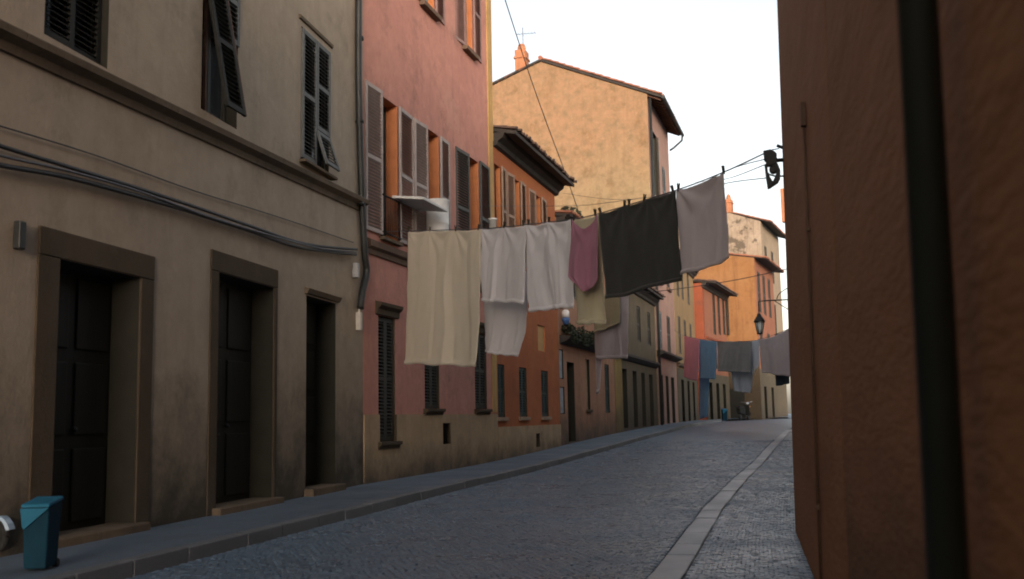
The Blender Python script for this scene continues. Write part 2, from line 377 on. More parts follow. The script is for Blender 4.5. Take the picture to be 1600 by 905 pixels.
road = strip_mesh('road', lambda y: interp(KERB, y) - .01, lambda y: interp(SLAB, y) - SLAB_W/2 + .01, -.012, [M['joint'], M['sett_far']], YS,
                  matf=lambda y: 0 if SETT_Y0 - 2 < y < SETT_Y1 else 1)
foot = strip_mesh('footway', lambda y: interp(SLAB, y) + SLAB_W/2 - .01, lambda y: max(rx_wall(y) + .3, interp(SLAB, y) + 1.2), -.012, [M['joint'], M['sett_far']], YS,
                  matf=lambda y: 0 if SETT_Y0 - 2 < y < SETT_Y1 else 1)
pave = strip_mesh('pavement', lambda y: -9.5, lambda y: interp(KERB, y) - .13, KERB_H, M['asph'], YS, nx=6)
# setts: bevelled blocks with their own height, tilt and size; the nearest in view are single objects
def sett_verts(w, l, h, rnd):
    t = .87 + rnd.random() * .05; j = lambda k: (rnd.random() - .5) * k
    b = [(-w/2, -l/2, -.035), (w/2, -l/2, -.035), (w/2, l/2, -.035), (-w/2, l/2, -.035)]
    m_ = [(x * 1.0 + j(.006), y * 1.0 + j(.006), h - .007) for x, y, z in b]
    tp = [(x * t + j(.008), y * t + j(.008), h + j(.004)) for x, y, z in b]
    return b + m_ + tp
SETT_F = [(0,1,5,4),(1,2,6,5),(2,3,7,6),(3,0,4,7),(4,5,9,8),(5,6,10,9),(6,7,11,10),(7,4,8,11),(8,9,10,11)]
def in_view(x, y, z):
    d = R3.transposed() @ (Vector((x, y, z)) - CAMP)
    if d.z > -.2: return False
    px = IW/2 + FPX * d.x / -d.z; py = IH/2 - FPX * d.y / -d.z
    return -40 < px < IW + 40 and py < IH + 60
rs = random.Random(5)
P = .07
def lay(left, right, arc, name, mat, parent, nsingle):
    cells = []
    y = SETT_Y0; row = 0
    while y < SETT_Y1:
        l, r = left(y), right(y); n = max(1, int((r - l) / P)); st = (r - l) / n; off = 0
        row += 1
        for k in range(n):
            x = l + (k + .5 + (.5 if row % 2 else 0)) * st
            if x > r - st * .3: continue
            yy = y + arc * abs(((x - l) % 1.25) / 1.25 - .5) * 2 + rs.uniform(-.01, .01)
            if yy < SETT_Y1 - .05 and in_view(x, yy, g(yy)): cells.append((x + rs.uniform(-.005, .005), yy, st))
        y += P
    cells.sort(key=lambda c: c[0]**2 + c[1]**2)
    protos = []
    for q in range(8):
        me = bpy.data.meshes.new('sett'); me.from_pydata(sett_verts(P * .92, P * .92, .004, rs), [], SETT_F); me.materials.append(mat); protos.append(me)
    for (x, yy, st) in cells[:nsingle]:
        o = bpy.data.objects.new('sett', rs.choice(protos)); COL.objects.link(o); o.parent = parent
        o.location = (x, yy, g(yy) + rs.uniform(-.004, .002)); o.rotation_euler = (rs.gauss(0, .022), rs.gauss(0, .022), rs.gauss(0, .05) + rs.randrange(4) * pi / 2)
    V = []; Fc = []
    for (x, yy, st) in cells[nsingle:]:
        i = len(V); vs_ = sett_verts(st * rs.uniform(.89, .96), P * rs.uniform(.89, .96), .004 + rs.uniform(-.004, .002), rs)
        ang = rs.gauss(0, .05); c_, s_ = cos(ang), sin(ang); tx, ty = rs.gauss(0, .022), rs.gauss(0, .022)
        sl_ = (g(yy + .1) - g(yy - .1)) / .2
        for a, b, z in vs_: V.append((x + a*c_ - b*s_, yy + a*s_ + b*c_, g(yy) + z + a*tx + b*(ty + sl_)))
        Fc += [tuple(i + k for k in f) for f in SETT_F]
    me = bpy.data.meshes.new(name); me.from_pydata(V, [], Fc); me.materials.append(mat)
    o = bpy.data.objects.new(name, me); COL.objects.link(o); o.parent = parent; o['kind'] = 'stuff'
lay(lambda y: interp(KERB, y) + .02, lambda y: interp(SLAB, y) - SLAB_W/2 - .01, .16, 'sett_paving', M['sett'], road, 190)
lay(lambda y: interp(SLAB, y) + SLAB_W/2 + .01, lambda y: rx_wall(y) if y < 11.5 else .55, .0, 'sett_paving', M['sett2'], foot, 110)
# pale flush slabs between carriageway and footway, kerb stones along the left pavement
def stone_row(curve, w, L, y0, y1, ztop, zbot, name, mat, parent, gap=.012, side=0.0, jit=.006):
    y = y0; rr = random.Random(3)
    while y < y1:
        ln = L * rr.uniform(.75, 1.25); ya, yb = y + gap/2, y + ln - gap/2
        mb = MB(); dz = rr.uniform(-jit, jit); dx = rr.uniform(-jit, jit)
        c = Vector((curve(y + ln/2) + side, y + ln/2, g(y + ln/2)))
        pts = []
        for zz in (zbot, ztop + dz):
            for yy, sx in ((ya, -1), (ya, 1), (yb, 1), (yb, -1)):
                pts.append(Vector((curve(yy) + side + dx + sx * w/2, yy, g(yy) + zz)) - c)
        mb.hexa(pts)
        o = mb.build(name, mat, parent, bevel=.012, loc=c); y += ln
stone_row(lambda y: interp(SLAB, y), SLAB_W, .95, 5, 45, .006, -.06, 'kerb_slab', M['slab'], foot)
stone_row(lambda y: interp(KERB, y), .15, 1.0, 5, 70, KERB_H + .006, -.06, 'kerb_stone', M['kerb'], pave, side=-.075)

# ------------------------------------------------------------------ house kit
class House:
    def __init__(s, name, F, a0, a1, zb, label, cat='house'):
        s.F, s.a0, s.a1, s.zb = F, a0, a1, zb; p = F.pt(a0, 0, zb)
        s.root = empty(name, p, F.rot, label, cat); s.loc = (-a0, 0, -zb)
    def add(s, mb, name, mats, bevel=0.0, parent=None):
        o = mb.build(name, mats, parent or s.root, bevel, loc=None if parent else s.loc); return o
    def wall(s, z0, z1, ops, mats, depth=9.0, a0=None, a1=None, name='wall', d=0.0, top=None, reveal=1):
        a0 = s.a0 if a0 is None else a0; a1 = s.a1 if a1 is None else a1; mb = MB()
        A = sorted({a0, a1, *[min(max(v, a0), a1) for o in ops for v in o[:2]]}); Z = sorted({z0, z1, *[min(max(v, z0), z1) for o in ops for v in o[2:4]]})
        for ai, aj in zip(A, A[1:]):
            for zi, zj in zip(Z, Z[1:]):
                ca, cz = (ai+aj)/2, (zi+zj)/2
                if any(o[0] < ca < o[1] and o[2] < cz < o[3] for o in ops): continue
                mb.quad((ai, -d, zi), (aj, -d, zi), (aj, -d, zj), (ai, -d, zj))
        for o in ops:
            b0, b1, c0, c1 = max(o[0], a0), min(o[1], a1), max(o[2], z0), min(o[3], z1); e = o[4] if len(o) > 4 else .25; reveal = o[5] if len(o) > 5 else 1
            if b1 <= b0 or c1 <= c0: continue
            if o[0] >= a0: mb.quad((b0, -d, c1), (b0, -d, c0), (b0, e, c0), (b0, e, c1), m=reveal)
            if o[1] <= a1: mb.quad((b1, -d, c0), (b1, -d, c1), (b1, e, c1), (b1, e, c0), m=reveal)
            if o[2] >= z0: mb.quad((b0, -d, c0), (b1, -d, c0), (b1, e, c0), (b0, e, c0), m=reveal)
            if o[3] <= z1: mb.quad((b0, e, c1), (b1, e, c1), (b1, -d, c1), (b0, -d, c1), m=reveal)
        D = depth
        mb.quad((a0, D, z0), (a0, -d, z0), (a0, -d, z1), (a0, D, z1)); mb.quad((a1, -d, z0), (a1, D, z0), (a1, D, z1), (a1, -d, z1))
        if D > .05: mb.quad((a1, D, z0), (a0, D, z0), (a0, D, z1), (a1, D, z1))
        mb.quad((a0, -d, z1), (a1, -d, z1), (a1, D, z1), (a0, D, z1))
        return s.add(mb, name, mats)
    def band(s, prof, a0, a1, name, mat, dz=0.0, bevel=0.0):
        mb = MB(); mb.prism(prof, a0, a1, dz=dz); return s.add(mb, name, mat, bevel)
    def block(s, a0, a1, d0, d1, z0, z1, name, mat, bevel=.008):
        mb = MB(); mb.box(a0, a1, -d1, -d0, z0, z1); return s.add(mb, name, mat, bevel)
    def window(s, a0, a1, z0, z1, dep, fmat, gmat, bars=1, cols=2):
        """casement at recess dep: frame with mullion and glazing bars, one pane per light"""
        mb = MB(); t = .055; y0, y1 = dep - .06, dep - .01
        mb.box(a0, a0 + t, y0, y1, z0, z1); mb.box(a1 - t, a1, y0, y1, z0, z1)
        mb.box(a0 + t, a1 - t, y0, y1, z0, z0 + t * 1.3); mb.box(a0 + t, a1 - t, y0, y1, z1 - t, z1)
        xs = [a0 + t + (a1 - a0 - 2*t) * k / cols for k in range(cols + 1)]
        for x in xs[1:-1]: mb.box(x - .03, x + .03, y0 - .004, y1 - .004, z0 + t*1.3, z1 - t)
        zs = [z0 + t*1.3 + (z1 - z0 - t*2.3) * k / (bars + 1) for k in range(bars + 2)]
        for z in zs[1:-1]:
            for k in range(cols): mb.box(xs[k] + (.03 if k else 0), xs[k+1] - (.03 if k < cols-1 else 0), y0 + .006, y1 - .006, z - .017, z + .017)
        f = s.add(mb, 'window', fmat)
        for k in range(cols):
            for za, zb_ in zip(zs, zs[1:]):
                mb = MB(); mb.box(xs[k] + .002, xs[k+1] - .002, y1 + .002, y1 + .008, za, zb_); s.add(mb, 'pane', gmat, parent=f)
        return f
    def leaf(s, a, z0, z1, wd, d, ang, mat, slats=None, single=True, name='shutter', mid=(.5,), stile=.065, flap=None):
        """louvred leaf hinged at a, turned by ang (0: along the street, pi: back towards the viewer)"""
        h = z1 - z0; mb = MB(); T = .019
        mb.box(0, stile, -T, T, 0, h); mb.box(wd - stile, wd, -T, T, 0, h)
        rails = [0, *[m_ * h for m_ in mid], h]; rw = .075; gaps = []
        edges = []
        for i, r in enumerate(rails):
            lo, hi = (0, rw) if i == 0 else ((h - rw, h) if i == len(rails)-1 else (r - rw/2, r + rw/2))
            mb.box(stile, wd - stile, -T + .003, T - .003, lo, hi); edges.append((lo, hi))
        o = mb.build(name, mat, s.root, loc=(a - s.a0, -d, z0 - s.zb)); o.rotation_euler = (0, 0, ang)
        sp = .062 if slats is None else slats; sw = wd - 2*stile
        key = (round(sw, 3), mat.name)
        if single:
            if key not in SLAT: 
                q = MB(); q.box(-sw/2, sw/2, -.026, .026, -.004, .004, M=Matrix.Rotation(radians(38), 4, 'X')); SLAT[key] = q.mesh('slat', mat)
        joined = MB()
        for (l0, h0), (l1, h1) in zip(edges, edges[1:]):
            n = max(1, int((l1 - h0) / sp)); 
            for k in range(n):
                zc = h0 + (k + .5) * (l1 - h0) / n
                if single:
                    b = bpy.data.objects.new('slat', SLAT[key]); COL.objects.link(b); b.parent = o; b.location = (wd/2, 0, zc)
                else: joined.box(-sw/2, sw/2, -.026, .026, -.004, .004, M=Matrix.Translation((wd/2, 0, zc)) @ Matrix.Rotation(radians(38), 4, 'X'))
        if not single:
            b = joined.build('slats', mat, o); b['kind'] = 'stuff'
        return o
    def door(s, a0, a1, z0, z1, dep, mat, leaves=2, panels=3):
        mb = MB(); mb.box(a0, a1, dep - .02, dep + .03, z0, z1); d = s.add(mb, 'door', mat)
        w_ = (a1 - a0) / leaves
        for k in range(leaves):
            for r in range(panels):
                pz0 = z0 + (z1-z0) * (r + .08) / panels; pz1 = z0 + (z1-z0) * (r + .92) / panels
                q = MB(); q.box(a0 + w_*k + .1*w_, a0 + w_*(k+1) - .1*w_, dep - .045, dep - .0215, pz0, pz1); b = s.add(q, 'panel', mat, .012, parent=d)
        q = MB(); ka = a0 + (a1-a0)*.5 + .06; q.lathe([(.012, 0), (.02, .02), (.032, .035), (.028, .06), (.0, .065)], 10, M=Matrix.Translation((ka, dep - .02, z0 + 1.02)) @ Matrix.Rotation(pi/2, 4, 'X'))
        s.add(q, 'handle', M['iron'], parent=d); return d
SLAT = {}
def tiles(mb, a0, a1, y_eave, z_eave, y_ridge, z_ridge, pitch=.19, rows=None, r=.075, ln=.42):
    """rows of barrel tiles from eave to ridge (local frame)"""
    L = hypot(y_ridge - y_eave, z_ridge - z_eave); dy, dz = (y_ridge - y_eave)/L, (z_ridge - z_eave)/L; rr = random.Random(2)
    n = int((a1 - a0) / pitch); rows = rows or int(L / (ln * .85))
    for k in range(n):
        x = a0 + (k + .5) * (a1 - a0) / n
        for j in range(rows):
            s0 = j * ln * .85 + rr.uniform(-.03, .03) * (1 if j else 1.6); s1 = s0 + ln
            lift = .03 + rr.uniform(-.008, .008); i = len(mb.v); xo = rr.uniform(-.012, .012)
            for sN, rad, lf in ((s0, r, lift + .012), (s1, r * .82, lift - .012)):
                for q in range(6):
                    an = pi * q / 5; ox = x + xo - rad * cos(an); oh = rad * sin(an) + lf
                    mb.v.append((ox, y_eave + dy * sN - dz * oh, z_eave + dz * sN + dy * oh))
            for q in range(5): mb.f.append((i+q+1, i+q, i+6+q, i+7+q)); mb.m.append(0); mb.sm.append(True)
            mb.f.append(tuple(i + q for q in range(6))); mb.m.append(0); mb.sm.append(False)
def eave_roof(H, a0, a1, zw, over, rise, depth, mat_tile, mat_soffit, oh_a0=.05, oh_a1=.25, rows=None, cornice=True):
    """mono pitch roof slab over the facade with projecting eave, rafters and barrel tiles"""
    slope = rise / depth; mb = MB(); t = .09
    zE = zw - slope * over + .06
    pr = [(over, zE), (over, zE + t), (-depth, zw + rise + t + .06), (-depth, zw + rise + .06)]
    mb.prism(pr, a0 - oh_a0, a1 + oh_a1); r = H.add(mb, 'roof', mat_soffit)
    mb = MB(); tiles(mb, a0 - oh_a0, a1 + oh_a1, -over - .05, zE + t, depth, zw + rise + t + .06, rows=rows); o = H.add(mb, 'tiles', mat_tile, parent=r); o['kind'] = 'stuff'
    if cornice:
        q = MB(); q.prism([(0, zw - .34), (.10, zw - .30), (.13, zw - .2), (.26, zw - .12), (.3, zw - .02), (.3, zw + .02), (0, zw + .02)], a0 - oh_a0 * .8, a1 + oh_a1 * .8)
        H.add(q, 'cornice', mat_soffit, parent=r)
    return r

# ------------------------------------------------------------------ beige house on the left
FA = Face(-7.36, 17.08, -.0627)
A = House('beige_townhouse', FA, -29.0, -.003, .12, 'beige plastered townhouse with three dark doorways at the left edge')
def pxop(F, x0, x1, ytop, ybot, xm=None, dep=.25):
    xm = xm or (x0 + x1) / 2; zt, zb_ = F.z(xm, ytop), F.z(xm, ybot); zc = (ytop + ybot) / 2
    return [F.a(x0, zc), F.a(x1, zc), zb_, zt, dep]
d1 = pxop(FA, 85, 214, 418, 800, dep=.42); d1[2] = .2
d2 = pxop(FA, 338, 426, 437, 780, dep=.42); d2[2] = .2
d3 = pxop(FA, 478, 524, 468, 765, dep=.4); d3[2] = .22
w1 = pxop(FA, 72, 172, -130, 60, dep=.22); w1[2] = 5.03; w1[3] = 7.4
w2 = pxop(FA, 316, 372, -60, 165, dep=.22); w2[2] = 5.2; w2[3] = 7.5
w3 = pxop(FA, 470, 514, 60, 262, dep=.12); w3[2] = 5.32
w0 = [w1[0] - 3.6, w1[0] - 2.5, 5.0, 7.4, .22]
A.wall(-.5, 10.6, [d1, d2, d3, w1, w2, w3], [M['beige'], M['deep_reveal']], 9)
for d_, s_l, s_r, s_t, nm in ((d1, 35, 21, .30, 1), (d2, 13, 5, .24, 1)):
    la = FA.a(50 if d_ is d1 else 325, 600); ra = FA.a(235 if d_ is d1 else 431, 600)
    zt = FA.z(140, 374) if d_ is d1 else FA.z(378, 405)
    mb = MB(); mb.box(la, d_[0] - .004, -.022, -.001, .1, d_[3]); A.add(mb, 'door_jamb', M['surround'], .01)
    mb = MB(); mb.box(d_[1] + .004, max(ra, d_[1] + .08), -.022, -.001, .1, d_[3]); A.add(mb, 'door_jamb', M['surround'], .01)
    mb = MB(); mb.box(la, max(ra, d_[1] + .08), -.026, -.001, d_[3] + .003, zt); A.add(mb, 'lintel', M['surround'], .01)
    A.door(d_[0], d_[1], .2, d_[3], .36, M['door'], 2, 3)
    mb = MB(); mb.box(d_[0] - .1, d_[1] + .12, -.14, .3, .05, .205); A.add(mb, 'doorstep', M['ledge'], .015)
A.door(d3[0], d3[1], .22, d3[3], .36, M['door'], 1, 4)
A.block(d3[0] - .06, d3[1] + .1, -.25, .16, .06, .235, 'doorstep', M['ledge'], .015)
A.band([(0, d3[3] + .02), (.05, d3[3] + .03), (.09, d3[3] + .1), (.0, d3[3] + .13)], d3[0] - .08, d3[1] + .08, 'door_cornice', M['ledge'])
# string course: built as slabs end to end, climbing a little with the street
za, zb_ = FA.z(0, 42), FA.z(556, 309); aa, ab = FA.a(0, 60), FA.a(556, 309)
zl = lambda a: za + (zb_ - za) * (a - aa) / (ab - aa)
cut = [-29, -25, -21, -16, -12.5, -9.5, -6.8, -4.2, -1.9, -.08]
for c0, c1 in zip(cut, cut[1:]):
    z0 = zl(c0); A.band([(0, z0 - .22), (.035, z0 - .215), (.05, z0 - .13), (.15, z0 - .085), (.165, z0 - .02), (.14, z0), (0, z0 + .015)], c0 + .002, c1 - .002, 'string_course', M['ledge'], dz=zl(c1) - z0)
# shutters of the beige house
A.leaf(w3[0] + .01, 5.36, w3[3] - .03, (w3[1]-w3[0])/2 - .015, .015, 0, M['shut_blue'])
zr = (5.36 + w3[3]) / 2
wl = (w3[1]-w3[0])/2 - .015
A.leaf(w3[1] - .01 - wl, zr - .45, w3[3] - .03, wl, .016, 0, M['shut_blue'])
fl = A.leaf(w3[1] - .01 - wl, 5.36, zr - .47, wl, .02, 0, M['shut_blue'], mid=())
hfl = zr - .47 - 5.36; fl.rotation_euler = (radians(-17), 0, 0); fl.location.y -= sin(radians(17)) * hfl; fl.location.z += hfl * (1 - cos(radians(17)))
A.window(w3[0], w3[1], w3[2], w3[3], .12, M['shut_black'], M['glass'])
A.band([(0, w3[3] + .09), (.03, w3[3] + .10), (.035, w3[3] + .15), (0, w3[3] + .16)], w3[0] - .1, w3[1] + .12, 'lintel_moulding', M['ledge'])
A.block(w3[0] - .05, w3[1] + .12, 0, .12, w3[2] - .05, w3[2] - .005, 'sill', M['ledge'])
A.window(w2[0], w2[1], w2[2], w2[3], .22, M['shut_black'], M['glass'])
wl2 = (w2[1] - w2[0]) / 2 - .01
A.leaf(w2[1] - wl2 - .005, w2[2] + 1.15, w2[3] + .02, wl2, .012, 0, M['shut_blue'])
wf = FA.a(345, 90) - w2[0]; hf = w2[3] - .45 - (w2[2] + .02)
fl = A.leaf(w2[0] + .01, w2[2] + .02, w2[2] + .02 + hf, wf, .03, 0, M['shut_void'], mid=(.5,), name='flap_shutter')
fl.rotation_euler = (radians(-10), 0, 0); fl.location.y -= sin(radians(10)) * hf
mb = MB(); mb.box(wf, wf + .025, -.02, .02, 0, hf); o = mb.build('edge_strip', M['rust_wood'], fl)
mb = MB(); mb.box(.03, wf - .03, .03, .04, .03, hf - .03); mb.build('backing_board', M['shut_void'], fl)
mb = MB(); mb.box(w2[0] + wl2*.6, w2[0] + wl2*.6 + .05, .10, .14, w2[2] + .05, w2[3] - .2); A.add(mb, 'window_mullion', M['rust_wood'])
A.window(w1[0], w1[1], w1[2], w1[3], .22, M['shut_black'], M['glass'])
wl1 = (w1[1] - w1[0]) / 2 - .012
A.leaf(w1[0] + .01, w1[2] + .02, w1[3], wl1, -.06, 0, M['shut_void'])
A.leaf(w1[0] + .015 + wl1, w1[2] + .02, w1[3], wl1, -.10, 0, M['shut_void'])
# small fittings on its wall
ha, hz = FA.px(25, 368); mb = MB(); mb.box(ha - .045, ha + .045, -.075, -.002, hz - .13, hz + .13); A.add(mb, 'doorbell_box', M['pipe'], .01)
ha, hz = FA.px(552, 423); mb = MB(); mb.box(ha - .06, ha + .05, -.10, -.002, hz - .13, hz + .13); A.add(mb, 'meter_box', M['greyplate'], .01)
eave_roof(A, A.a0, A.a1, 10.6, .5, 2.6, 9, M['tile_dark'], M['soffit'], rows=3)
# cables clipped along the wall
def wall_path(F, pts, d): return [F.pt(*(lambda q: (q[0], d, q[1]))(F.px(x, y, d))) for x, y in pts]
def smooth(pts, n=6):
    pts = [Vector(p) for p in pts]; o = []
    for i in range(len(pts) - 1):
        p0, p1, p2, p3 = pts[max(i-1, 0)], pts[i], pts[i+1], pts[min(i+2, len(pts)-1)]
        for k in range(n):
            t = k / n; o.append(.5 * ((2*p1) + (p2-p0)*t + (2*p0-5*p1+4*p2-p3)*t*t + (3*p1-p0-3*p2+p3)*t**3))
    return o + [pts[-1]]
def wire(name, pts, r, mat, label, cat='cable', group=None, n=6, seg=6):
    c = Vector(pts[0]); mb = MB(); mb.tube([Vector(p) - c for p in smooth(pts, seg)], r, n); o = mb.build(name, mat, loc=c); return tag(o, label, cat, group)
wire('wall_cable', wall_path(FA, [(-60, 205), (0, 228), (124, 266), (199, 289), (298, 321), (388, 352), (477, 381), (558, 390)], .06), .022, M['cable'], 'upper thick black cable of the sagging bundle across the beige house')
wire('wall_cable', wall_path(FA, [(-60, 240), (0, 258), (100, 276), (199, 302), (298, 331), (388, 360), (470, 387), (556, 398)], .07), .026, M['cable'], 'lowest thick black cable of the sagging bundle across the beige house')
wire('wall_cable', wall_path(FA, [(-60, 222), (0, 243), (110, 268), (220, 300), (330, 340), (430, 370), (500, 388), (557, 394)], .10), .014, M['wire'], 'grey middle cable of the sagging bundle across the beige house')
wire('wall_cable', wall_path(FA, [(-40, 186), (0, 197), (150, 243), (300, 297), (400, 328), (477, 353), (552, 379)], .035), .008, M['cable'], 'thin black cable running just above the bundle on the beige house')
# drainpipe at the joint of the beige and pink houses
pp = [FA.pt(FA.a(562, 200, .08), .08, 10.7)] + wall_path(FA, [(560, 100), (565, 300), (570, 395), (573, 425), (566, 458), (563, 482)], .08)
dp = wire('drainpipe', pp, .062, M['pipe'], 'dark drainpipe between the beige house and the pink house', 'drainpipe', n=12, seg=5)
for yy in (60, 190, 318):
    q = FA.pt(FA.a(562, yy, .08), .08, FA.z(562, yy, .08)); mb = MB(); mb.tube([q + Vector((0, 0, -.03)), q + Vector((0, 0, .03))], .075, 12)
    mb.box(q.x - .08, q.x, q.y - .02, q.y + .02, q.z - .02, q.z + .02)
    o = mb.build('bracket', M['pipe']); o.parent = dp; o.location = -dp.location
q0 = wall_path(FA, [(561, 488), (561, 516)], .045); mb = MB(); c = q0[1]; mb.box(-.045, .045, -.05, .05, 0, (q0[0] - c).z); mb.tube([(0, 0, (q0[0]-c).z), (0, 0, (q0[0]-c).z + .08)], .02, 8)
tag(mb.build('conduit_box', M['offwhite'], bevel=.01, loc=c), 'small cream conduit box below the end of the drainpipe', 'conduit box')

# ------------------------------------------------------------------ pink house
FB = Face(-7.36, 17.08, .03)
B = House('pink_townhouse', FB, .003, 7.84, .14, 'tall pink townhouse with open louvred shutters beside the beige house')
b1 = [.78, 1.60, 4.72, 7.5, .30]; b2 = [3.14, 3.93, 4.72, 7.5, .30]; b3 = [5.86, 6.68, 4.72, 7.55, .30]
u1 = [2.95, 3.72, 10.22, 12.5, .22]; u2 = [5.72, 6.36, 10.2, 12.5, .22]
g1 = [.66, 1.44, .86, 3.2, .14, 2]; g2 = [2.98, 3.82, 1.48, 3.3, .16, 2]; g3 = [6.2, 7.08, 1.48, 3.3, .16, 2]; v1 = [3.94, 4.42, .72, 1.17, .3, 2]
B.wall(-.5, 14.2, [b1, b2, b3, u1, u2, g1, g2, g3, v1], [M['pink'], M['reveal'], M['surround']], 9)
B.wall(-.4, 1.36, [g1, v1], [M['beige_far'], M['beige_far'], M['surround']], .0, name='plinth', d=.03)
for o_ in (b1, b2, b3):
    B.window(o_[0], o_[1], o_[2], o_[3], .30, M['shut_black'], M['glass'], 2)
    B.block(o_[0] - .05, o_[1] + .05, -.28, .10, o_[2] - .07, o_[2] - .004, 'sill', M['ledge'])
for o_ in (u1, u2):
    B.window(o_[0], o_[1], o_[2], o_[3], .20, M['frame_blue'], M['glass_pale'], 2)
    B.block(o_[0] - .12, o_[1] + .14, -.2, .14, o_[2] - .10, o_[2] - .004, 'sill', M['brown'])
B.leaf(.77, 4.74, 7.56, .71, .045, pi - .03, M['shut_grey'])
B.leaf(1.615, 4.74, 7.5, .80, .05, .05, M['shut_grey'])
B.leaf(3.125, 4.74, 7.5, .66, .05, pi - .05, M['shut_grey'])
B.leaf(3.945, 4.74, 7.5, .60, .045, .03, M['shut_grey'])
B.leaf(5.845, 4.74, 7.55, .82, .05, pi - .06, M['shut_dark'])
B.leaf(6.695, 4.74, 7.6, .80, .045, .03, M['shut_dark'])
B.leaf(3.735, 10.22, 12.5, .60, .05, .06, M['shut_pink']); B.leaf(2.94, 10.22, 12.5, .60, .05, pi - .06, M['shut_pink'])
B.leaf(5.705, 10.2, 12.5, .58, .05, pi - .12, M['shut_pink']); B.leaf(6.375, 10.2, 12.5, .62, .05, .05, M['shut_pink'])
# balcony rail in the first French window
mb = MB()
for k in range(9): mb.tube([(b1[0] + .03 + k * .095, -.06, 4.76), (b1[0] + .03 + k * .095, -.06, 5.5)], .010, 6)
mb.tube([(b1[0] - .05, -.06, 5.52), (b1[1] + .05, -.06, 5.52)], .02, 8); mb.tube([(b1[0] - .05, -.06, 4.8), (b1[1] + .05, -.06, 4.8)], .014, 8)
for x_ in (b1[0] - .05, b1[1] + .05): mb.tube([(x_, -.06, 5.52), (x_, .02, 5.52)], .014, 6); mb.tube([(x_, -.06, 4.8), (x_, .02, 4.8)], .014, 6)
B.add(mb, 'balcony_rail', M['iron'])
B.band([(0, 4.30), (.04, 4.31), (.05, 4.4), (.11, 4.44), (.12, 4.55), (.06, 4.58), (0, 4.6)], .12, 7.5, 'string_course', M['brown'])
# ground floor: closed dark louvred windows with moulded heads and sills
for o_, hd in ((g1, 1), (g2, 0), (g3, 1)):
    wl = (o_[1] - o_[0]) / 2 - .012
    B.leaf(o_[0] + .008, o_[2] + .02, o_[3] - .02, wl, -.05, 0, M['shut_black']); B.leaf(o_[0] + .016 + wl, o_[2] + .02, o_[3] - .02, wl, -.05, 0, M['shut_black'])
    B.window(o_[0], o_[1], o_[2], o_[3], o_[4], M['shut_black'], M['glass'])
    if hd: B.band([(0, o_[3] + .01), (.04, o_[3] + .02), (.05, o_[3] + .12), (.12, o_[3] + .18), (.13, o_[3] + .24), (0, o_[3] + .27)], o_[0] - .13, o_[1] + .13, 'window_head', M['surround'])
    B.band([(0, o_[2] - .14), (.05, o_[2] - .13), (.06, o_[2] - .08), (.11, o_[2] - .06), (.11, o_[2] - .005), (0, o_[2] - .002)], o_[0] - .09, o_[1] + .1, 'sill', M['surround'])
mb = MB(); mb.box(v1[0], v1[1], .2, .24, v1[2], v1[3])
for k in range(4): mb.tube([(v1[0] + .06 + k * .12, .05, v1[2]), (v1[0] + .06 + k * .12, .05, v1[3])], .009, 6)
B.add(mb, 'cellar_vent', M['iron'])
mb = MB(); mb.box(7.49, 7.84, -.03, -.001, 1.4, 14.2); B.add(mb, 'corner_strip', M['ochre'], .006)
mb = MB(); mb.box(7.845, 7.875, -.03, 9, 8.4, 14.2); B.add(mb, 'side_render', M['ochre'])
eave_roof(B, B.a0, B.a1, 14.2, .6, 2.6, 9, M['tile_dark'], M['soffit'], rows=3)
# white board and cylinder by its window, small white pot further along
def pxpt(F, x, y, d): q = F.px(x, y, d); return F.pt(q[0], d, q[1])
p0 = pxpt(FB, 601, 314, .35); p1 = pxpt(FB, 668, 330, .35); p2 = pxpt(FB, 675, 310, .35)
c = pxpt(FB, 645, 322, .05); L_ = .95
mb = MB()
mb.box(-.95, .42, -.62, .05, -.025, .025); r_ = mb.build('window_shelf', M['white'], bevel=.008, loc=c); r_.rotation_euler = (radians(7), 0, FB.rot)
tag(r_, 'flat white shelf board sticking out below the pink house shutters', 'shelf')
mb = MB()
for i in range(14):
    for j in range(7): mb.box(-.90 + i * .085, -.85 + i * .085, -.58 + j * .085, -.53 + j * .085, -.026, -.0205)
o = mb.build('perforations', M['greyplate'], r_); o['kind'] = 'stuff'
c = pxpt(FB, 684, 364, .30); top = pxpt(FB, 684, 314, .30)
mb = MB(); hh = top.z - c.z
mb.lathe([(.0, 0), (.23, 0), (.235, .02), (.235, hh * .25), (.239, hh * .26), (.239, hh * .29), (.235, hh * .3), (.24, hh - .03), (.25, hh - .02), (.25, hh), (.2, hh), (.0, hh - .01)], 20)
tag(mb.build('white_canister', M['white'], loc=c), 'white cylindrical canister beside the white shelf above the cream sheet', 'canister')
c = pxpt(FB, 770, 358, .25); mb = MB(); mb.lathe([(0, 0), (.09, 0), (.10, .22), (.115, .22), (.115, .26), (.09, .26), (0, .25)], 16)
tag(mb.build('flower_pot', M['white'], loc=c), 'small white pot at the window just right of the pink house', 'pot')

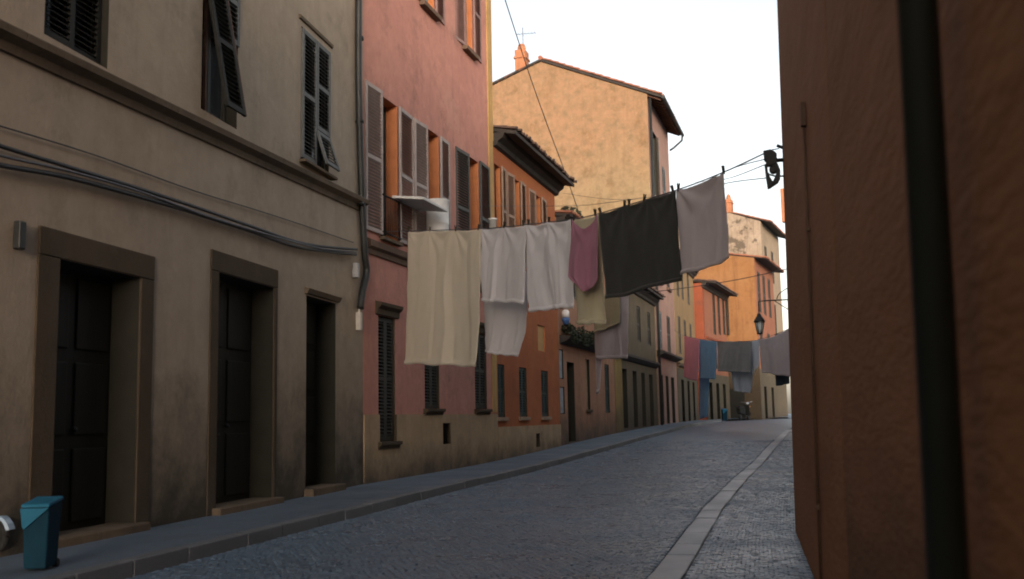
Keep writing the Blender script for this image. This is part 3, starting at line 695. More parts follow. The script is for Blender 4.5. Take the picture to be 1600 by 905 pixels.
# ------------------------------------------------------------------ orange house with dark eave
Cc = House('orange_townhouse', FB, 7.88, 14.32, .2, 'orange townhouse with dark overhanging eave right of the pink house')
c1 = [8.38, 8.62, 5.5, 7.85, .2]; c1 = [8.0, 8.5, 5.5, 7.85, .2]; c2 = [9.66, 10.3, 5.5, 7.85, .2]; c3 = [11.85, 12.55, 5.5, 7.85, .2]
k1 = [7.98, 8.56, 1.28, 2.62, .14, 2]; k2 = [9.9, 10.64, 1.28, 2.62, .14, 2]; k3 = [12.2, 12.96, 1.28, 2.62, .14, 2]; k4 = [11.93, 12.73, 3.19, 3.95, .05]; k5 = [11.4, 11.8, .42, .8, .3, 2]
Cc.wall(-.5, 8.62, [c1, c2, c3, k1, k2, k3, k4, k5], [M['orange'], M['reveal'], M['surround']], 9)
Cc.wall(-.4, 1.03, [k5], [M['beige_far'], M['beige_far'], M['surround']], .0, name='plinth', d=.03)
for o_, gm in ((c1, 'glass'), (c2, 'glass_pale'), (c3, 'glass')):
    Cc.window(o_[0], o_[1], o_[2], o_[3], .18, M['frame_blue'] if o_ is c2 else M['shut_black'], M[gm], 2)
    Cc.block(o_[0] - .06, o_[1] + .06, -.15, .08, o_[2] - .07, o_[2] - .004, 'sill', M['orange_sill'])
Cc.leaf(8.51, 5.5, 7.88, .40, .05, .04, M['shut_tan'], single=False)
Cc.leaf(9.65, 5.5, 7.88, .56, .05, pi - .1, M['shut_tan'], single=False); Cc.leaf(10.31, 5.5, 7.88, .58, .05, .06, M['shut_tan'], single=False)
Cc.leaf(11.84, 5.5, 7.88, .56, .05, pi - .1, M['shut_tan'], single=False); Cc.leaf(12.56, 5.5, 7.88, .66, .05, .06, M['shut_tan'], single=False)
for o_ in (k1, k2, k3):
    wl = (o_[1]-o_[0])/2 - .01
    Cc.leaf(o_[0] + .006, o_[2] + .01, o_[3] - .01, wl, -.05, 0, M['shut_teal'], single=False); Cc.leaf(o_[0] + .012 + wl, o_[2] + .01, o_[3] - .01, wl, -.05, 0, M['shut_teal'], single=False)
    Cc.window(o_[0], o_[1], o_[2], o_[3], .14, M['shut_black'], M['glass'], 0)
    Cc.block(o_[0] - .1, o_[1] + .1, -.1, .07, o_[2] - .10, o_[2] - .004, 'sill', M['orange_sill'])
mb = MB(); mb.box(k4[0], k4[1], .04, .06, k4[2], k4[3]); Cc.add(mb, 'blind_window', M['ochre'])
mb = MB(); mb.box(k5[0], k5[1], .2, .24, k5[2], k5[3])
for k in range(3): mb.tube([(k5[0] + .08 + k * .12, .05, k5[2]), (k5[0] + .08 + k * .12, .05, k5[3])], .009, 6)
Cc.add(mb, 'cellar_vent', M['iron'])
eave_roof(Cc, 7.92, 14.32, 8.62, .62, 1.9, 9, M['tile_dark'], M['soffit'], oh_a0=.0, oh_a1=.18, rows=14)

# ------------------------------------------------------------------ peach shop house
Eh = House('peach_shop_house', FB, 14.36, 23.3, .4, 'peach house with plant covered ledge right of the orange house')
e1 = [14.42, 14.92, 2.45, 3.38, .08]; e2 = [14.42, 14.98, 1.35, 2.2, .08]; e3 = [15.4, 16.4, .45, 3.03, .3]; e4 = [18.15, 18.75, 1.5, 3.25, .15]; e5 = [21.4, 22.2, 1.38, 3.22, .15]
e6 = [16.2, 17.1, 5.2, 6.9, .15]; e7 = [20, 20.9, 5.2, 6.9, .15]
Eh.wall(-.4, 7.6, [e1, e2, e3, e4, e5, e6, e7], [M['peach'], M['deep_reveal']], 9)
for o_ in (e1, e2):
    mb = MB(); mb.box(o_[0] + .03, o_[1] - .03, .03, .06, o_[2] + .03, o_[3] - .03); Eh.add(mb, 'poster', M['paper'])
    mb = MB(); mb.box(o_[0], o_[1], .062, .08, o_[2], o_[3]); Eh.add(mb, 'poster_backing', M['shut_black'])
Eh.door(e3[0], e3[1], .45, e3[3], .28, M['door2'], 2, 3)
Eh.window(*e4[:4], .15, M['orange_sill'], M['glass_pale'], 1); Eh.block(e4[0] - .08, e4[1] + .08, -.1, .08, e4[2] - .1, e4[2] - .004, 'sill', M['surround'])
for o_, mt in ((e5, 'shut_teal'), (e6, 'shut_dark'), (e7, 'shut_dark')):
    wl = (o_[1]-o_[0])/2 - .01
    Eh.leaf(o_[0] + .006, o_[2] + .01, o_[3] - .01, wl, -.05, 0, M[mt], single=False); Eh.leaf(o_[0] + .012 + wl, o_[2] + .01, o_[3] - .01, wl, -.05, 0, M[mt], single=False)
    Eh.window(*o_[:4], .15, M['shut_black'], M['glass'], 0)
Eh.band([(0, 3.55), (.18, 3.62), (.34, 3.72), (.34, 3.80), (0, 3.82)], 14.5, 20.2, 'shop_ledge', M['soffit'])
eave_roof(Eh, 14.36, 23.3, 7.6, .5, 1.2, 9, M['tile'], M['soffit'], oh_a0=-.12, oh_a1=.1, rows=12)
def leaves(mb, c, rx, ry, rz, n, size, rr):
    for _ in range(n):
        while True:
            q = Vector((rr.uniform(-1, 1), rr.uniform(-1, 1), rr.uniform(-1, 1)))
            if q.length < 1: break
        p = Vector(c) + Vector((q.x*rx, q.y*ry, q.z*rz)); e1_ = Vector((rr.gauss(0, 1), rr.gauss(0, 1), rr.gauss(0, .7))).normalized(); e2_ = e1_.cross(Vector((rr.gauss(0, 1), rr.gauss(0, 1), rr.gauss(0, 1)))).normalized()
        s_ = size * rr.uniform(.6, 1.4); mb.poly([p - e1_*s_, p + e2_*s_*.45, p + e1_*s_, p - e2_*s_*.45])
rr = random.Random(9)
for k, (a_, wd, hgt, lb) in enumerate(((14.95, .5, .3, 'trailing dark plant at the near end of the ledge on the peach house'), (16.6, .7, .42, 'bushy dark plant in the middle of the ledge on the peach house'), (18.5, .6, .36, 'dark plant right of the middle on the peach house ledge'), (19.7, .5, .3, 'trailing dark plant at the far end of the ledge on the peach house'))):
    t_ = empty('potted_plant', FB.pt(a_, .2, 3.815), FB.rot, lb, 'plant', 'plants on the shop ledge')
    mb = MB(); mb.lathe([(0, 0), (.1, 0), (.14, .2), (.15, .2), (.15, .23), (.12, .23), (0, .2)], 12); mb.build('pot', M['pot'], t_)
    mb = MB(); leaves(mb, (0, 0, .22), wd, .2, hgt * .55, 240, .06, rr); leaves(mb, (0, -.2, -.02), wd*1.2, .1, .22, 200, .06, rr); mb.build('foliage', M['leaf'], t_)
# blue and white wall light between the ledge and the laundry
q = pxpt(FB, 884, 497, .18); t_ = empty('wall_light', q, FB.rot, 'small blue and white wall light on the peach house above its ledge', 'wall light')
mb = MB(); mb.lathe([(0, -.22), (.09, -.2), (.13, -.05), (.12, .0), (0, .02)], 12); mb.build('shade', M['blue_pot'], t_)
mb = MB(); mb.lathe([(0, .02), (.12, .02), (.12, .2), (.07, .26), (0, .27)], 12); mb.build('cap', M['white'], t_)
mb = MB(); mb.tube([(0, 0, .2), (0, .1, .3), (0, .2, .3)], .015, 6); mb.build('arm', M['iron'], t_)
# tuft on its roof edge
t_ = empty('roof_weeds', FB.pt(16.4, .1, 7.95), FB.rot, 'tuft of dry weeds on the tiled roof edge of the peach house', 'plant')
mb = MB(); leaves(mb, (0, 0, .12), 1.2, .3, .16, 240, .06, rr); mb.build('foliage', M['leaf'], t_)

# ------------------------------------------------------------------ olive dark house
Fh = House('olive_house', FB, 23.34, 34.2, .55, 'dark olive brown house below the black cloth')
f_ops = [[25.0, 26.0, .75, 3.2, .3], [27.4, 28.4, .75, 3.2, .3], [29.6, 30.6, .75, 3.2, .3], [31.8, 32.9, .75, 3.2, .3], [25.5, 26.4, 4.6, 6.2, .2], [29, 29.9, 4.6, 6.2, .2], [31.9, 32.8, 4.6, 6.2, .2]]
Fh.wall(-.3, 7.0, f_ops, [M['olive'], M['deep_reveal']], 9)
for o_ in f_ops[:4]: Fh.door(o_[0], o_[1], .75, 3.2, .25, M['door'], 2, 3)
for o_ in f_ops[4:]:
    wl = (o_[1]-o_[0])/2 - .01
    Fh.leaf(o_[0] + .006, o_[2] + .01, o_[3] - .01, wl, -.05, 0, M['shut_black'], single=False); Fh.leaf(o_[0] + .012 + wl, o_[2] + .01, o_[3] - .01, wl, -.05, 0, M['shut_black'], single=False)
    Fh.window(*o_[:4], .2, M['shut_black'], M['glass'], 0)
mb = MB(); mb.box(23.4, 24.8, -.025, -.001, .5, 3.6); Fh.add(mb, 'ochre_panel', M['olive_ochre'])
Fh.band([(0, 3.55), (.1, 3.6), (.22, 3.72), (.22, 3.82), (0, 3.86)], 23.4, 34.1, 'string_course', M['soffit'])
eave_roof(Fh, 23.34, 34.2, 7.0, .5, 1.5, 9, M['tile_dark'], M['soffit'], oh_a1=-.02, rows=6)

# ------------------------------------------------------------------ tall house with the yellow gable
D0, D1 = 34.3, 41.6
Dh = House('gable_house', FB, D0, D1, .6, 'tall house with big yellow orange blank gable wall and chimney')
gO = FB.pt(D0, 0, 0)
def gable_px(x, y, off=0.0):
    o = gO - FB.u * off; d = ray(x, y); t = (o - CAMP).dot(FB.u) / d.dot(FB.u); p = CAMP + d * t; return -(p - FB.O).dot(FB.n), p.z   # inward distance, height
yr, zr_ = gable_px(845, 97); ye, ze = gable_px(1020, 140); yl, zl_ = gable_px(772, 133)
zw = ze - .05; zback = zr_ - (zl_ - zr_) * -1 * 1.0
sl_b = (zr_ - zl_) / (yl - yr); ybk = yl + 3.0; zbk = zr_ - sl_b * (ybk - yr)
dw = [[35.4, 37.3, 12.6, 16.2, .2], [38.8, 40.0, 12.4, 15.0, .2], [35.6, 36.8, 8.2, 10.6, .2], [38.9, 40.1, 8.2, 10.6, .2], [35.4, 36.5, 4.6, 6.6, .2], [38.4, 39.6, 4.6, 6.6, .2], [35.0, 36.2, .8, 3.3, .3], [37.2, 38.2, .8, 3.3, .3], [39.2, 40.4, .8, 3.3, .3]]
zfac = zw - .15
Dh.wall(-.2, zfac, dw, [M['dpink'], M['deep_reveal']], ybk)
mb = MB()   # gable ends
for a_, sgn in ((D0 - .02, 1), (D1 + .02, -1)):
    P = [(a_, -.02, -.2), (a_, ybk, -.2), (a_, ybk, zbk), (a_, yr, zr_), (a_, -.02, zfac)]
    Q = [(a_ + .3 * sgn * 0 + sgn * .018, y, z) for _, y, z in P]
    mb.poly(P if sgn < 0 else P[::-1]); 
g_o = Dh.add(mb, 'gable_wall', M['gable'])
mb = MB(); slope_f = (zr_ - zfac) / yr
def roof_slab(mb, y0, z0, y1, z1, a0, a1, t=.12):
    P = [(a0, y0, z0), (a1, y0, z0), (a1, y1, z1), (a0, y1, z1)]; mb.hexa([(x, y, z) for x, y, z in P] + [(x, y, z + t) for x, y, z in P])
ov = .75
roof_slab(mb, -ov, zfac - slope_f * ov + .03, yr, zr_ + .03, D0 - .12, D1 + .3); roof_slab(mb, yr + .003, zr_ + .03, ybk + .3, zbk - sl_b * .3 + .03, D0 - .12, D1 + .3)
rD = Dh.add(mb, 'roof', M['soffit'])
mb = MB(); tiles(mb, D0 - .15, D1 + .3, -ov - .05, zfac - slope_f * ov + .15, yr, zr_ + .16, pitch=.24, r=.10, ln=.5)
tiles(mb, D0 - .15, D1 + .3, ybk, zbk + .16, yr, zr_ + .16, pitch=.24, r=.10, ln=.5)
for k in range(16): 
    x0 = D0 - .15 + k * .48
    mb.tube([(x0, yr, zr_ + .2), (x0 + .5, yr, zr_ + .22)], .12, 8)
o = Dh.add(mb, 'tiles', M['tile'], parent=rD); o['kind'] = 'stuff'
for k in range(14):
    mb = MB(); x0 = D0 + .1 + k * .55; mb.hexa([(x0, -ov + .05, zfac - slope_f*(ov-.05) - .09), (x0 + .1, -ov + .05, zfac - slope_f*(ov-.05) - .09), (x0 + .1, .0, zfac - .09), (x0, .0, zfac - .09), (x0, -ov + .05, zfac - slope_f*(ov-.05) + .028), (x0 + .1, -ov + .05, zfac - slope_f*(ov-.05) + .028), (x0 + .1, 0, zfac + .028), (x0, 0, zfac + .028)])
    Dh.add(mb, 'rafter_end', M['rust_wood'], parent=rD)
mb = MB(); ge_ = zfac - slope_f * ov + .06; mb.tube([(D0 - .1, -ov - .1, ge_), (D1 + .35, -ov - .1, ge_)], .09, 10); mb.tube([(D1 + .2, -ov - .1, ge_), (D1 + .2, -ov - .05, ge_ - .35), (D1 + .2, -.3, ge_ - .75), (D1 + .1, -.1, ge_ - .9)], .06, 8)
Dh.add(mb, 'gutter', M['pipe'], parent=rD)
mb = MB(); mb.tube([(D0 + .12, -.14, zfac - .2), (D0 + .12, -.14, .7)], .07, 10); Dh.add(mb, 'drainpipe', M['pipe'])
# chimney with pot and antenna
ych, zch = gable_px(815, 110, -1.2); _, ztop = gable_px(815, 80, -1.2); wch = abs(gable_px(807, 100, -1.2)[0] - gable_px(823, 100, -1.2)[0])
mb = MB(); mb.box(D0 + .9, D0 + 1.7, ych - wch/2, ych + wch/2, zch - 1.5, ztop); mb.box(D0 + .84, D0 + 1.76, ych - wch/2 - .06, ych + wch/2 + .06, ztop - .5, ztop - .38)
ch = Dh.add(mb, 'chimney', M['chimney'], .02)
mb = MB(); mb.lathe([(wch*.36, 0), (wch*.40, .2), (wch*.3, .4), (.0, .46)], 12, M=Matrix.Translation((D0 + 1.3, ych, ztop))); Dh.add(mb, 'chimney_pot', M['chimney'], parent=ch)
mb = MB(); mb.tube([(D0 + 1.6, ych, ztop), (D0 + 1.6, ych, ztop + 1.5)], .02, 6); mb.tube([(D0 + 1.6, ych + .35, ztop + 1.15), (D0 + 1.6, ych - .75, ztop + 1.1)], .014, 6)
for k in range(6): mb.tube([(D0 + 1.35, ych - .7 + k * .18, ztop + 1.12), (D0 + 1.85, ych - .7 + k * .18, ztop + 1.12)], .008, 5)
Dh.add(mb, 'antenna', M['wire'], parent=ch)
for i, o_ in enumerate(dw[:6]):
    wl = (o_[1]-o_[0])/2 - .01; mt = M['shut_dark'] if i in (0, 3, 5) else M['frame_blue']
    Dh.window(*o_[:4], .2, M['shut_black'], M['glass'], 1)
    if i == 0:
        Dh.leaf(o_[0] - .01, o_[2], o_[3], .8, .06, pi - .3, M['shut_teal'], single=False); Dh.leaf(o_[1] + .01, o_[2], o_[3], .8, .06, .3, M['shut_teal'], single=False)
    else:
        Dh.leaf(o_[0] + .006, o_[2] + .01, o_[3] - .01, wl, -.03, 0, mt, single=False); Dh.leaf(o_[0] + .012 + wl, o_[2] + .01, o_[3] - .01, wl, -.03, 0, mt, single=False)
    Dh.block(o_[0] - .12, o_[1] + .12, -.1, .12, o_[2] - .16, o_[2] - .004, 'sill', M['brown'])
for o_ in dw[6:]: Dh.door(o_[0], o_[1], .8, 3.3, .25, M['door'], 1, 3)
Dh.band([(0, 4.2), (.2, 4.25), (.4, 4.35), (.4, 4.45), (0, 4.5)], D0 + .2, D1 - .2, 'string_course', M['soffit'])

# ------------------------------------------------------------------ far end of the street
def leaves_pair(H, o_, mt, single=False, dep=.15):
    wl = (o_[1]-o_[0])/2 - .01
    H.leaf(o_[0] + .006, o_[2] + .01, o_[3] - .01, wl, -.05, 0, M[mt], single=single, slats=.12); H.leaf(o_[0] + .012 + wl, o_[2] + .01, o_[3] - .01, wl, -.05, 0, M[mt], single=single, slats=.12)
    H.window(*o_[:4], dep, M['shut_black'], M['glass'], 0)
Hh = House('yellow_house', FB, 41.72, 51.4, .7, 'dull yellow house front behind the pink and blue washing far down the street')
ztH = FB.z(1078, 424)
h_ops = [[43.0, 44.0, 8.2, 10.6, .15], [45.2, 46.1, 8.2, 10.6, .15], [48.0, 49.0, 8.2, 10.6, .15], [43.0, 44.0, 4.8, 7.0, .15], [45.6, 46.6, 4.8, 7.0, .15], [48.4, 49.4, 4.8, 7.0, .15], [43.2, 44.4, .8, 3.3, .3], [46, 47, .8, 3.3, .3], [48.6, 49.6, .8, 3.3, .3]]
Hh.wall(0, ztH, h_ops, [M['hyellow'], M['deep_reveal']], 9)
Hh.wall(.1, 3.9, h_ops[6:], [M['olive'], M['deep_reveal']], .0, name='plinth', d=.03)
for o_ in h_ops[:6]: leaves_pair(Hh, o_, 'shut_dark')
for o_ in h_ops[6:]: Hh.door(*o_[:4], .25, M['door2'], 1, 3)
Hh.band([(0, 4.0), (.15, 4.05), (.2, 4.2), (0, 4.25)], 41.8, 51.3, 'string_course', M['brown'])
eave_roof(Hh, 41.72, 51.4, ztH, .4, 1.5, 9, M['tile_dark'], M['soffit'], rows=4, oh_a1=-.05)
FI = Face(-5.33, 69.3, .114); Ih = House('red_house', FI, 0, 8.9, .75, 'red house with dark eave and four tall windows far down the street')
ztI = FI.z(1120, 456); i_ops = []
for x in (1108, 1115.5, 1123, 1130.5):
    a_ = FI.a(x + 6, 490); i_ops.append([a_, a_ + .9, FI.z(x+6, 522), FI.z(x+6, 522) + 3.0, .15])
i_ops += [[1 + k * 2.6, 2.1 + k * 2.6, .85, 3.4, .3] for k in range(3)] + [[1 + k * 2.6, 2.0 + k * 2.6, 4.4, 6.2, .15] for k in range(3)]
Ih.wall(0, ztI, i_ops, [M['redpink'], M['deep_reveal']], 9)
Ih.wall(.1, 4.0, i_ops[4:7], [M['olive'], M['deep_reveal']], .0, name='plinth', d=.03)
mb = MB(); mb.quad((-.012, 9, 0), (-.012, 0, 0), (-.012, 0, ztI), (-.012, 9, ztI)); mb.box(0.0, .5, -.025, -.002, 0, ztI - .35); Ih.add(mb, 'side_render', M['red'])
for o_ in i_ops[:4] + i_ops[7:]: leaves_pair(Ih, o_, 'shut_black')
for o_ in i_ops[4:7]: Ih.door(*o_[:4], .25, M['door'], 1, 3)
Ih.band([(0, ztI - 3.7), (.08, ztI - 3.68), (.1, ztI - 3.55), (0, ztI - 3.5)], .6, 8.8, 'string_course', M['red'])
eave_roof(Ih, 0, 8.9, ztI, .9, 1.2, 9, M['tile_dark'], M['soffit'], rows=4)
def side_px(F, a, x, y):
    o = F.pt(a, 0, 0); d = ray(x, y); t = (o - CAMP).dot(F.u) / d.dot(F.u); p = CAMP + d * t; return -(p - F.O).dot(F.n), p.z
FJ = Face(-2.1, 80.0, .14); Jh = House('orange_corner_house', FJ, 0, 9.0, .78, 'house with broad deep orange side wall at the far bend')
_, ztJ = side_px(FJ, 0, 1188, 396); yj, zj = side_px(FJ, 0, 1140, 385)
j_ops = [[1.0, 2.2, ztJ - 4.4, ztJ - 1.2, .15], [3.4, 4.6, ztJ - 4.4, ztJ - 1.2, .15], [6, 7.2, ztJ - 4.4, ztJ - 1.2, .15], [1.0, 2.2, 5.0, 7.6, .15], [4.4, 5.6, 5.0, 7.6, .15], [1.5, 2.7, .85, 3.3, .3], [5, 6.2, .85, 3.3, .3]]
Jh.wall(0, ztJ - .3, j_ops, [M['redpink'], M['deep_reveal']], 14)
Jh.wall(.1, 4.6, j_ops[5:], [M['olive'], M['deep_reveal']], .0, name='plinth', d=.03)
mb = MB(); mb.poly([(-.02, -.015, 5.4), (-.02, -.015, ztJ - .3), (-.02, 8, ztJ + 1.1), (-.02, 14, ztJ - .2), (-.02, 14, 5.4)]); Jh.add(mb, 'gable_wall', M['deep_orange'])
mb = MB(); mb.poly([(-.03, -.02, 0), (-.03, -.02, 5.41), (-.03, 14, 5.41), (-.03, 14, 0)]); Jh.add(mb, 'dark_side_base', M['surround'])  # dark base; the shade on the lower side wall is also in its colour
mb = MB(); roof_slab(mb, -.9, ztJ - .45, 8, ztJ + 1.12, -.06, 9.2, .05); roof_slab(mb, 8.003, ztJ + 1.12, 14.3, ztJ - .25, -.06, 9.2, .05); rJ = Jh.add(mb, 'roof', M['soffit'])
mb = MB(); tiles(mb, -.1, 9.2, -.95, ztJ - .40, 8, ztJ + 1.18, pitch=.28, r=.12, ln=.6); o = Jh.add(mb, 'tiles', M['tile'], parent=rJ); o['kind'] = 'stuff'
for o_ in j_ops[:5]: leaves_pair(Jh, o_, 'shut_dark')
for o_ in j_ops[5:]: Jh.door(*o_[:4], .25, M['door'], 1, 3)
mb = MB()
for k, (s0, s1, z0, z1) in enumerate(((1.2, 3.2, .8, 3.1), (4.6, 6.4, .8, 3.2))):
    mb = MB(); mb.box(-.07, -.035, s0, s1, z0, z1); Jh.add(mb, 'garage_door', M['door'])

FK = Face(-1.75, 93.0, .15); Kh = House('flaking_house', FK, 0, 10.0, .79, 'tallest far house with flaking grey side wall and two chimneys')
_, ztK = side_px(FK, 0, 1206, 344); yk, zk = side_px(FK, 0, 1140, 333)
k_ops = [[1.5, 2.7, ztK - 5, ztK - 2, .15], [5, 6.2, ztK - 5, ztK - 2, .15], [1.5, 2.7, ztK - 10, ztK - 7, .15], [5, 6.2, ztK - 10, ztK - 7, .15], [1.5, 2.7, 5, 7.6, .15], [5, 6.2, 5, 7.6, .15], [1.4, 2.8, .85, 3.3, .3]]
Kh.wall(0, ztK, k_ops, [M['cream'], M['deep_reveal']], 14)
Kh.wall(.1, 4.4, k_ops[6:], [M['olive'], M['deep_reveal']], .0, name='plinth', d=.03)
mb = MB(); mb.poly([(-.02, -.015, 0), (-.02, -.015, ztK), (-.02, yk, zk), (-.02, yk + 8, zk - 1.2), (-.02, yk + 8, 0)]); Kh.add(mb, 'gable_wall', M['patchy'])
mb = MB(); roof_slab(mb, -.9, ztK - .2, yk, zk + .02, -.06, 10.2, .05); roof_slab(mb, yk + .003, zk + .02, yk + 8.3, zk - 1.2, -.06, 10.2, .05); rK = Kh.add(mb, 'roof', M['soffit'])
mb = MB(); tiles(mb, -.1, 10.2, -.95, ztK - .15, yk, zk + .07, pitch=.28, r=.12, ln=.6); o = Kh.add(mb, 'tiles', M['tile'], parent=rK); o['kind'] = 'stuff'
for (x0, x1, yt, yb) in ((1134, 1143.5, 312, 345),):
    s0 = side_px(FK, 1.0, x0, 330)[0]; s1, zt = side_px(FK, 1.0, x1, yt); mb = MB(); mb.box(.6, 1.5, s1, s0, zk - 1.5, zt); mb.box(.54, 1.56, s1 - .06, s0 + .06, zt - .35, zt - .22)
    c_ = Kh.add(mb, 'chimney', M['chimney'], .02); mb = MB(); mb.lathe([(.2, 0), (.22, .2), (.12, .5), (0, .55)], 10, M=Matrix.Translation((1.05, (s0+s1)/2, zt))); Kh.add(mb, 'chimney_pot', M['chimney'], parent=c_)
s1, zt = side_px(FK, 6, 1220, 296); mb = MB(); mb.box(5.6, 6.4, s1 - .9, s1, zt - 3.2, zt); Kh.add(mb, 'chimney', M['chimney'], .02)
for o_ in k_ops[:6]: leaves_pair(Kh, o_, 'shut_dark')
Kh.door(*k_ops[6][:4], .25, M['door'], 1, 3)

# ------------------------------------------------------------------ rust orange building hugging the right side
FR = Face(-.01, 11.52, -.04); FR.u = -FR.u; FR.n = -FR.n; FR.rot = atan2(FR.u.y, FR.u.x)
Rb = House('rust_orange_building', FR, 0, 24, 0, 'rust orange plastered building close by on the right edge')
Rb.root.rotation_euler = (radians(-1.0), 0, FR.rot)     # the old wall leans back a little
Rb.wall(-.3, 10.5, [], [M['right'], M['right']], 10)
a_p = FR.a(1297, 452)
mb = MB(); mb.box(.0, a_p, -.002, .02, -.1, 10.4); Rb.add(mb, 'corner_pilaster', M['right_edge'])
a_c = FR.a(1256, 560, .05); mb = MB()
mb.tube([(a_c, -.02, .05), (a_c, -.02, 2.0), (a_c - .01, -.02, 3.3)], .011, 8); mb.box(a_c - .03, a_c + .03, -.04, -.006, 3.25, 3.42)
for z in (.6, 1.5, 2.5): mb.box(a_c - .03, a_c + .03, -.03, -.006, z, z + .03)
Rb.add(mb, 'conduit', M['conduit'])
eave_roof(Rb, 0, 24, 10.5, .45, 2.6, 10, M['tile_dark'], M['soffit'], rows=2)
a_d = FR.a(1443, 452, .07); q = FR.pt(a_d, .075, 0); mb = MB()
mb.tube([(0, 0, .02), (0, 0, 10.3)], .042, 16); dpr = mb.build('drainpipe', M['pipe_rust'], loc=q); dpr.rotation_euler = (0, radians(.9), 0); tag(dpr, 'dark drainpipe down the near rust orange wall on the right', 'drainpipe')
for z in (.45, 2.9, 4.9):
    mb = MB(); mb.tube([(0, 0, z), (0, 0, z + .05)], .047, 16); mb.box(0, .08, -.015, .015, z + .01, z + .04); mb.build('bracket', M['pipe_rust'], dpr)
FR2 = Face(.62, 12.0, .0); FR2.u = Vector((0, -1, 0)); FR2.n = Vector((-1, 0, 0)); FR2.rot = -pi/2; FR2.O = Vector((.62, 60, 0))
R2 = House('ochre_terrace_house', FR2, 0, 46.5, .5, 'unseen ochre terrace house further along the right side of the street')
r_ops = [[2 + k * 5, 3.1 + k * 5, 3.4, 5.4, .2] for k in range(9)]
R2.wall(-.3, 6.6, r_ops, [M['ochre'], M['ochre']], 9)  # out of view; carries lantern and lines, height set for light on the far street
for o_ in r_ops: leaves_pair(R2, o_, 'shut_dark', dep=.2)
eave_roof(R2, 0, 46.5, 6.6, .1, 2, 9, M['tile_dark'], M['soffit'], rows=2, cornice=False)

# ------------------------------------------------------------------ iron bracket on the corner, street lantern
Yb = 11.30
bc = CAMP + ray(1208, 260) * (Yb / ray(1208, 260).y)
sx = Yb / 1650.0
def zb2(x, y): return Vector((((1160 + x/8.22) - 1208) * sx, 0, (260 - (200 + y/8.22)) * sx))
br = empty('line_bracket', bc, 0, 'black iron bracket with rounded cut-out on the right wall corner, against the sky', 'bracket')
def plate(pts, th=.05):
    mb = MB(); P = [zb2(*p) for p in pts]; n = len(P); i = len(mb.v)
    mb.v += [(p.x, -th/2, p.z) for p in P] + [(p.x, th/2, p.z) for p in P]
    for k in range(n): mb.f.append((i+k, i+(k+1) % n, i+n+(k+1) % n, i+n+k)); mb.m.append(0); mb.sm.append(False)
    mb.f.append(tuple(i+k for k in range(n-1, -1, -1))); mb.m.append(0); mb.sm.append(False); mb.f.append(tuple(i+n+k for k in range(n))); mb.m.append(0); mb.sm.append(False)
    return mb
plate([(278, 288), (370, 275), (415, 300), (450, 335), (448, 470), (380, 490), (330, 488), (290, 480), (320, 435), (284, 405)], .11).build('housing', M['iron'], br, .006)
plate([(284, 482), (322, 484), (330, 600), (395, 735), (350, 775), (309, 786), (294, 640)], .10).build('strap', M['iron'], br)
plate([(380, 484), (454, 470), (484, 560), (476, 660), (445, 715), (368, 762), (380, 705), (415, 640), (436, 575), (412, 520)], .10).build('strap', M['iron'], br)
mb = MB(); mb.tube([zb2(300, 555), zb2(340, 600), zb2(420, 628), zb2(620, 640)], .010, 8); mb.build('strut', M['iron'], br)
mb = MB(); mb.tube([zb2(440, 418), zb2(640, 418)], .022, 10); mb.build('arm', M['iron'], br)
mb = MB(); mb.tube([zb2(365, 285), zb2(400, 268), zb2(470, 266), zb2(500, 235)], .006, 6); mb.tube([zb2(455, 218), zb2(620, 300)], .018, 8); mb.build('hook', M['iron'], br)
mb = MB(); mb.lathe([(.03, -.03), (.045, -.03), (.035, 0), (.045, .03), (.03, .03)], 14, M=Matrix.Translation(zb2(395, 540)) @ Matrix.Rotation(pi/2, 4, 'X'))
mb.build('pulley', M['iron'], br)
def at_y(px, py, Y): d = ray(px, py); return CAMP + d * (Y / d.y)
Yl = 45.0
lc = at_y(1187.5, 521, Yl); lt = at_y(1187.5, 488, Yl); hh = lt.z - lc.z
ln_ = empty('street_lantern', lc, 0, 'old street lantern on iron arm, in front of the far orange wall', 'street lamp')
k_ = hh / .95
mb = MB(); mb.lathe([(0, 0), (.10*k_, .0), (.12*k_, .05*k_), (.20*k_, .52*k_), (.0, .52*k_)], 6); mb.build('glass', M['lamp_glass'], ln_)
mb = MB()
for k in range(6):
    an = 2*pi*k/6; mb.tube([(.115*k_*cos(an), .115*k_*sin(an), .0), (.212*k_*cos(an), .212*k_*sin(an), .53*k_)], .014, 5)
mb.lathe([(.05*k_, -.06*k_), (.13*k_, -.03*k_), (.13*k_, .02*k_)], 6); mb.build('frame', M['iron'], ln_)
mb = MB(); mb.lathe([(.26*k_, .52*k_), (.25*k_, .56*k_), (.14*k_, .74*k_), (.10*k_, .78*k_), (.09*k_, .86*k_), (.03*k_, .9*k_), (.02*k_, 1.0*k_)], 8); mb.build('roof', M['iron'], ln_)
e_ = at_y(1196, 470, Yl) - lc; wr = Vector((.62 - lc.x, 0, e_.z)); tp = Vector((0, 0, 1.0*k_))
mb = MB(); mb.tube([wr, (e_.x, 0, e_.z), (0.0, 0, e_.z - .02), tp], .028, 8)
mb.tube(smooth([wr + Vector((0, 0, .75)), Vector((wr.x*.55, 0, e_.z + .32)), Vector((wr.x*.45, 0, e_.z + .04))]), .02, 6); mb.tube(smooth([wr + Vector((0, 0, -.7)), Vector((wr.x*.7, 0, e_.z - .4)), Vector((wr.x*.4, 0, e_.z - .03))]), .02, 6)
mb.build('arm', M['iron'], ln_)

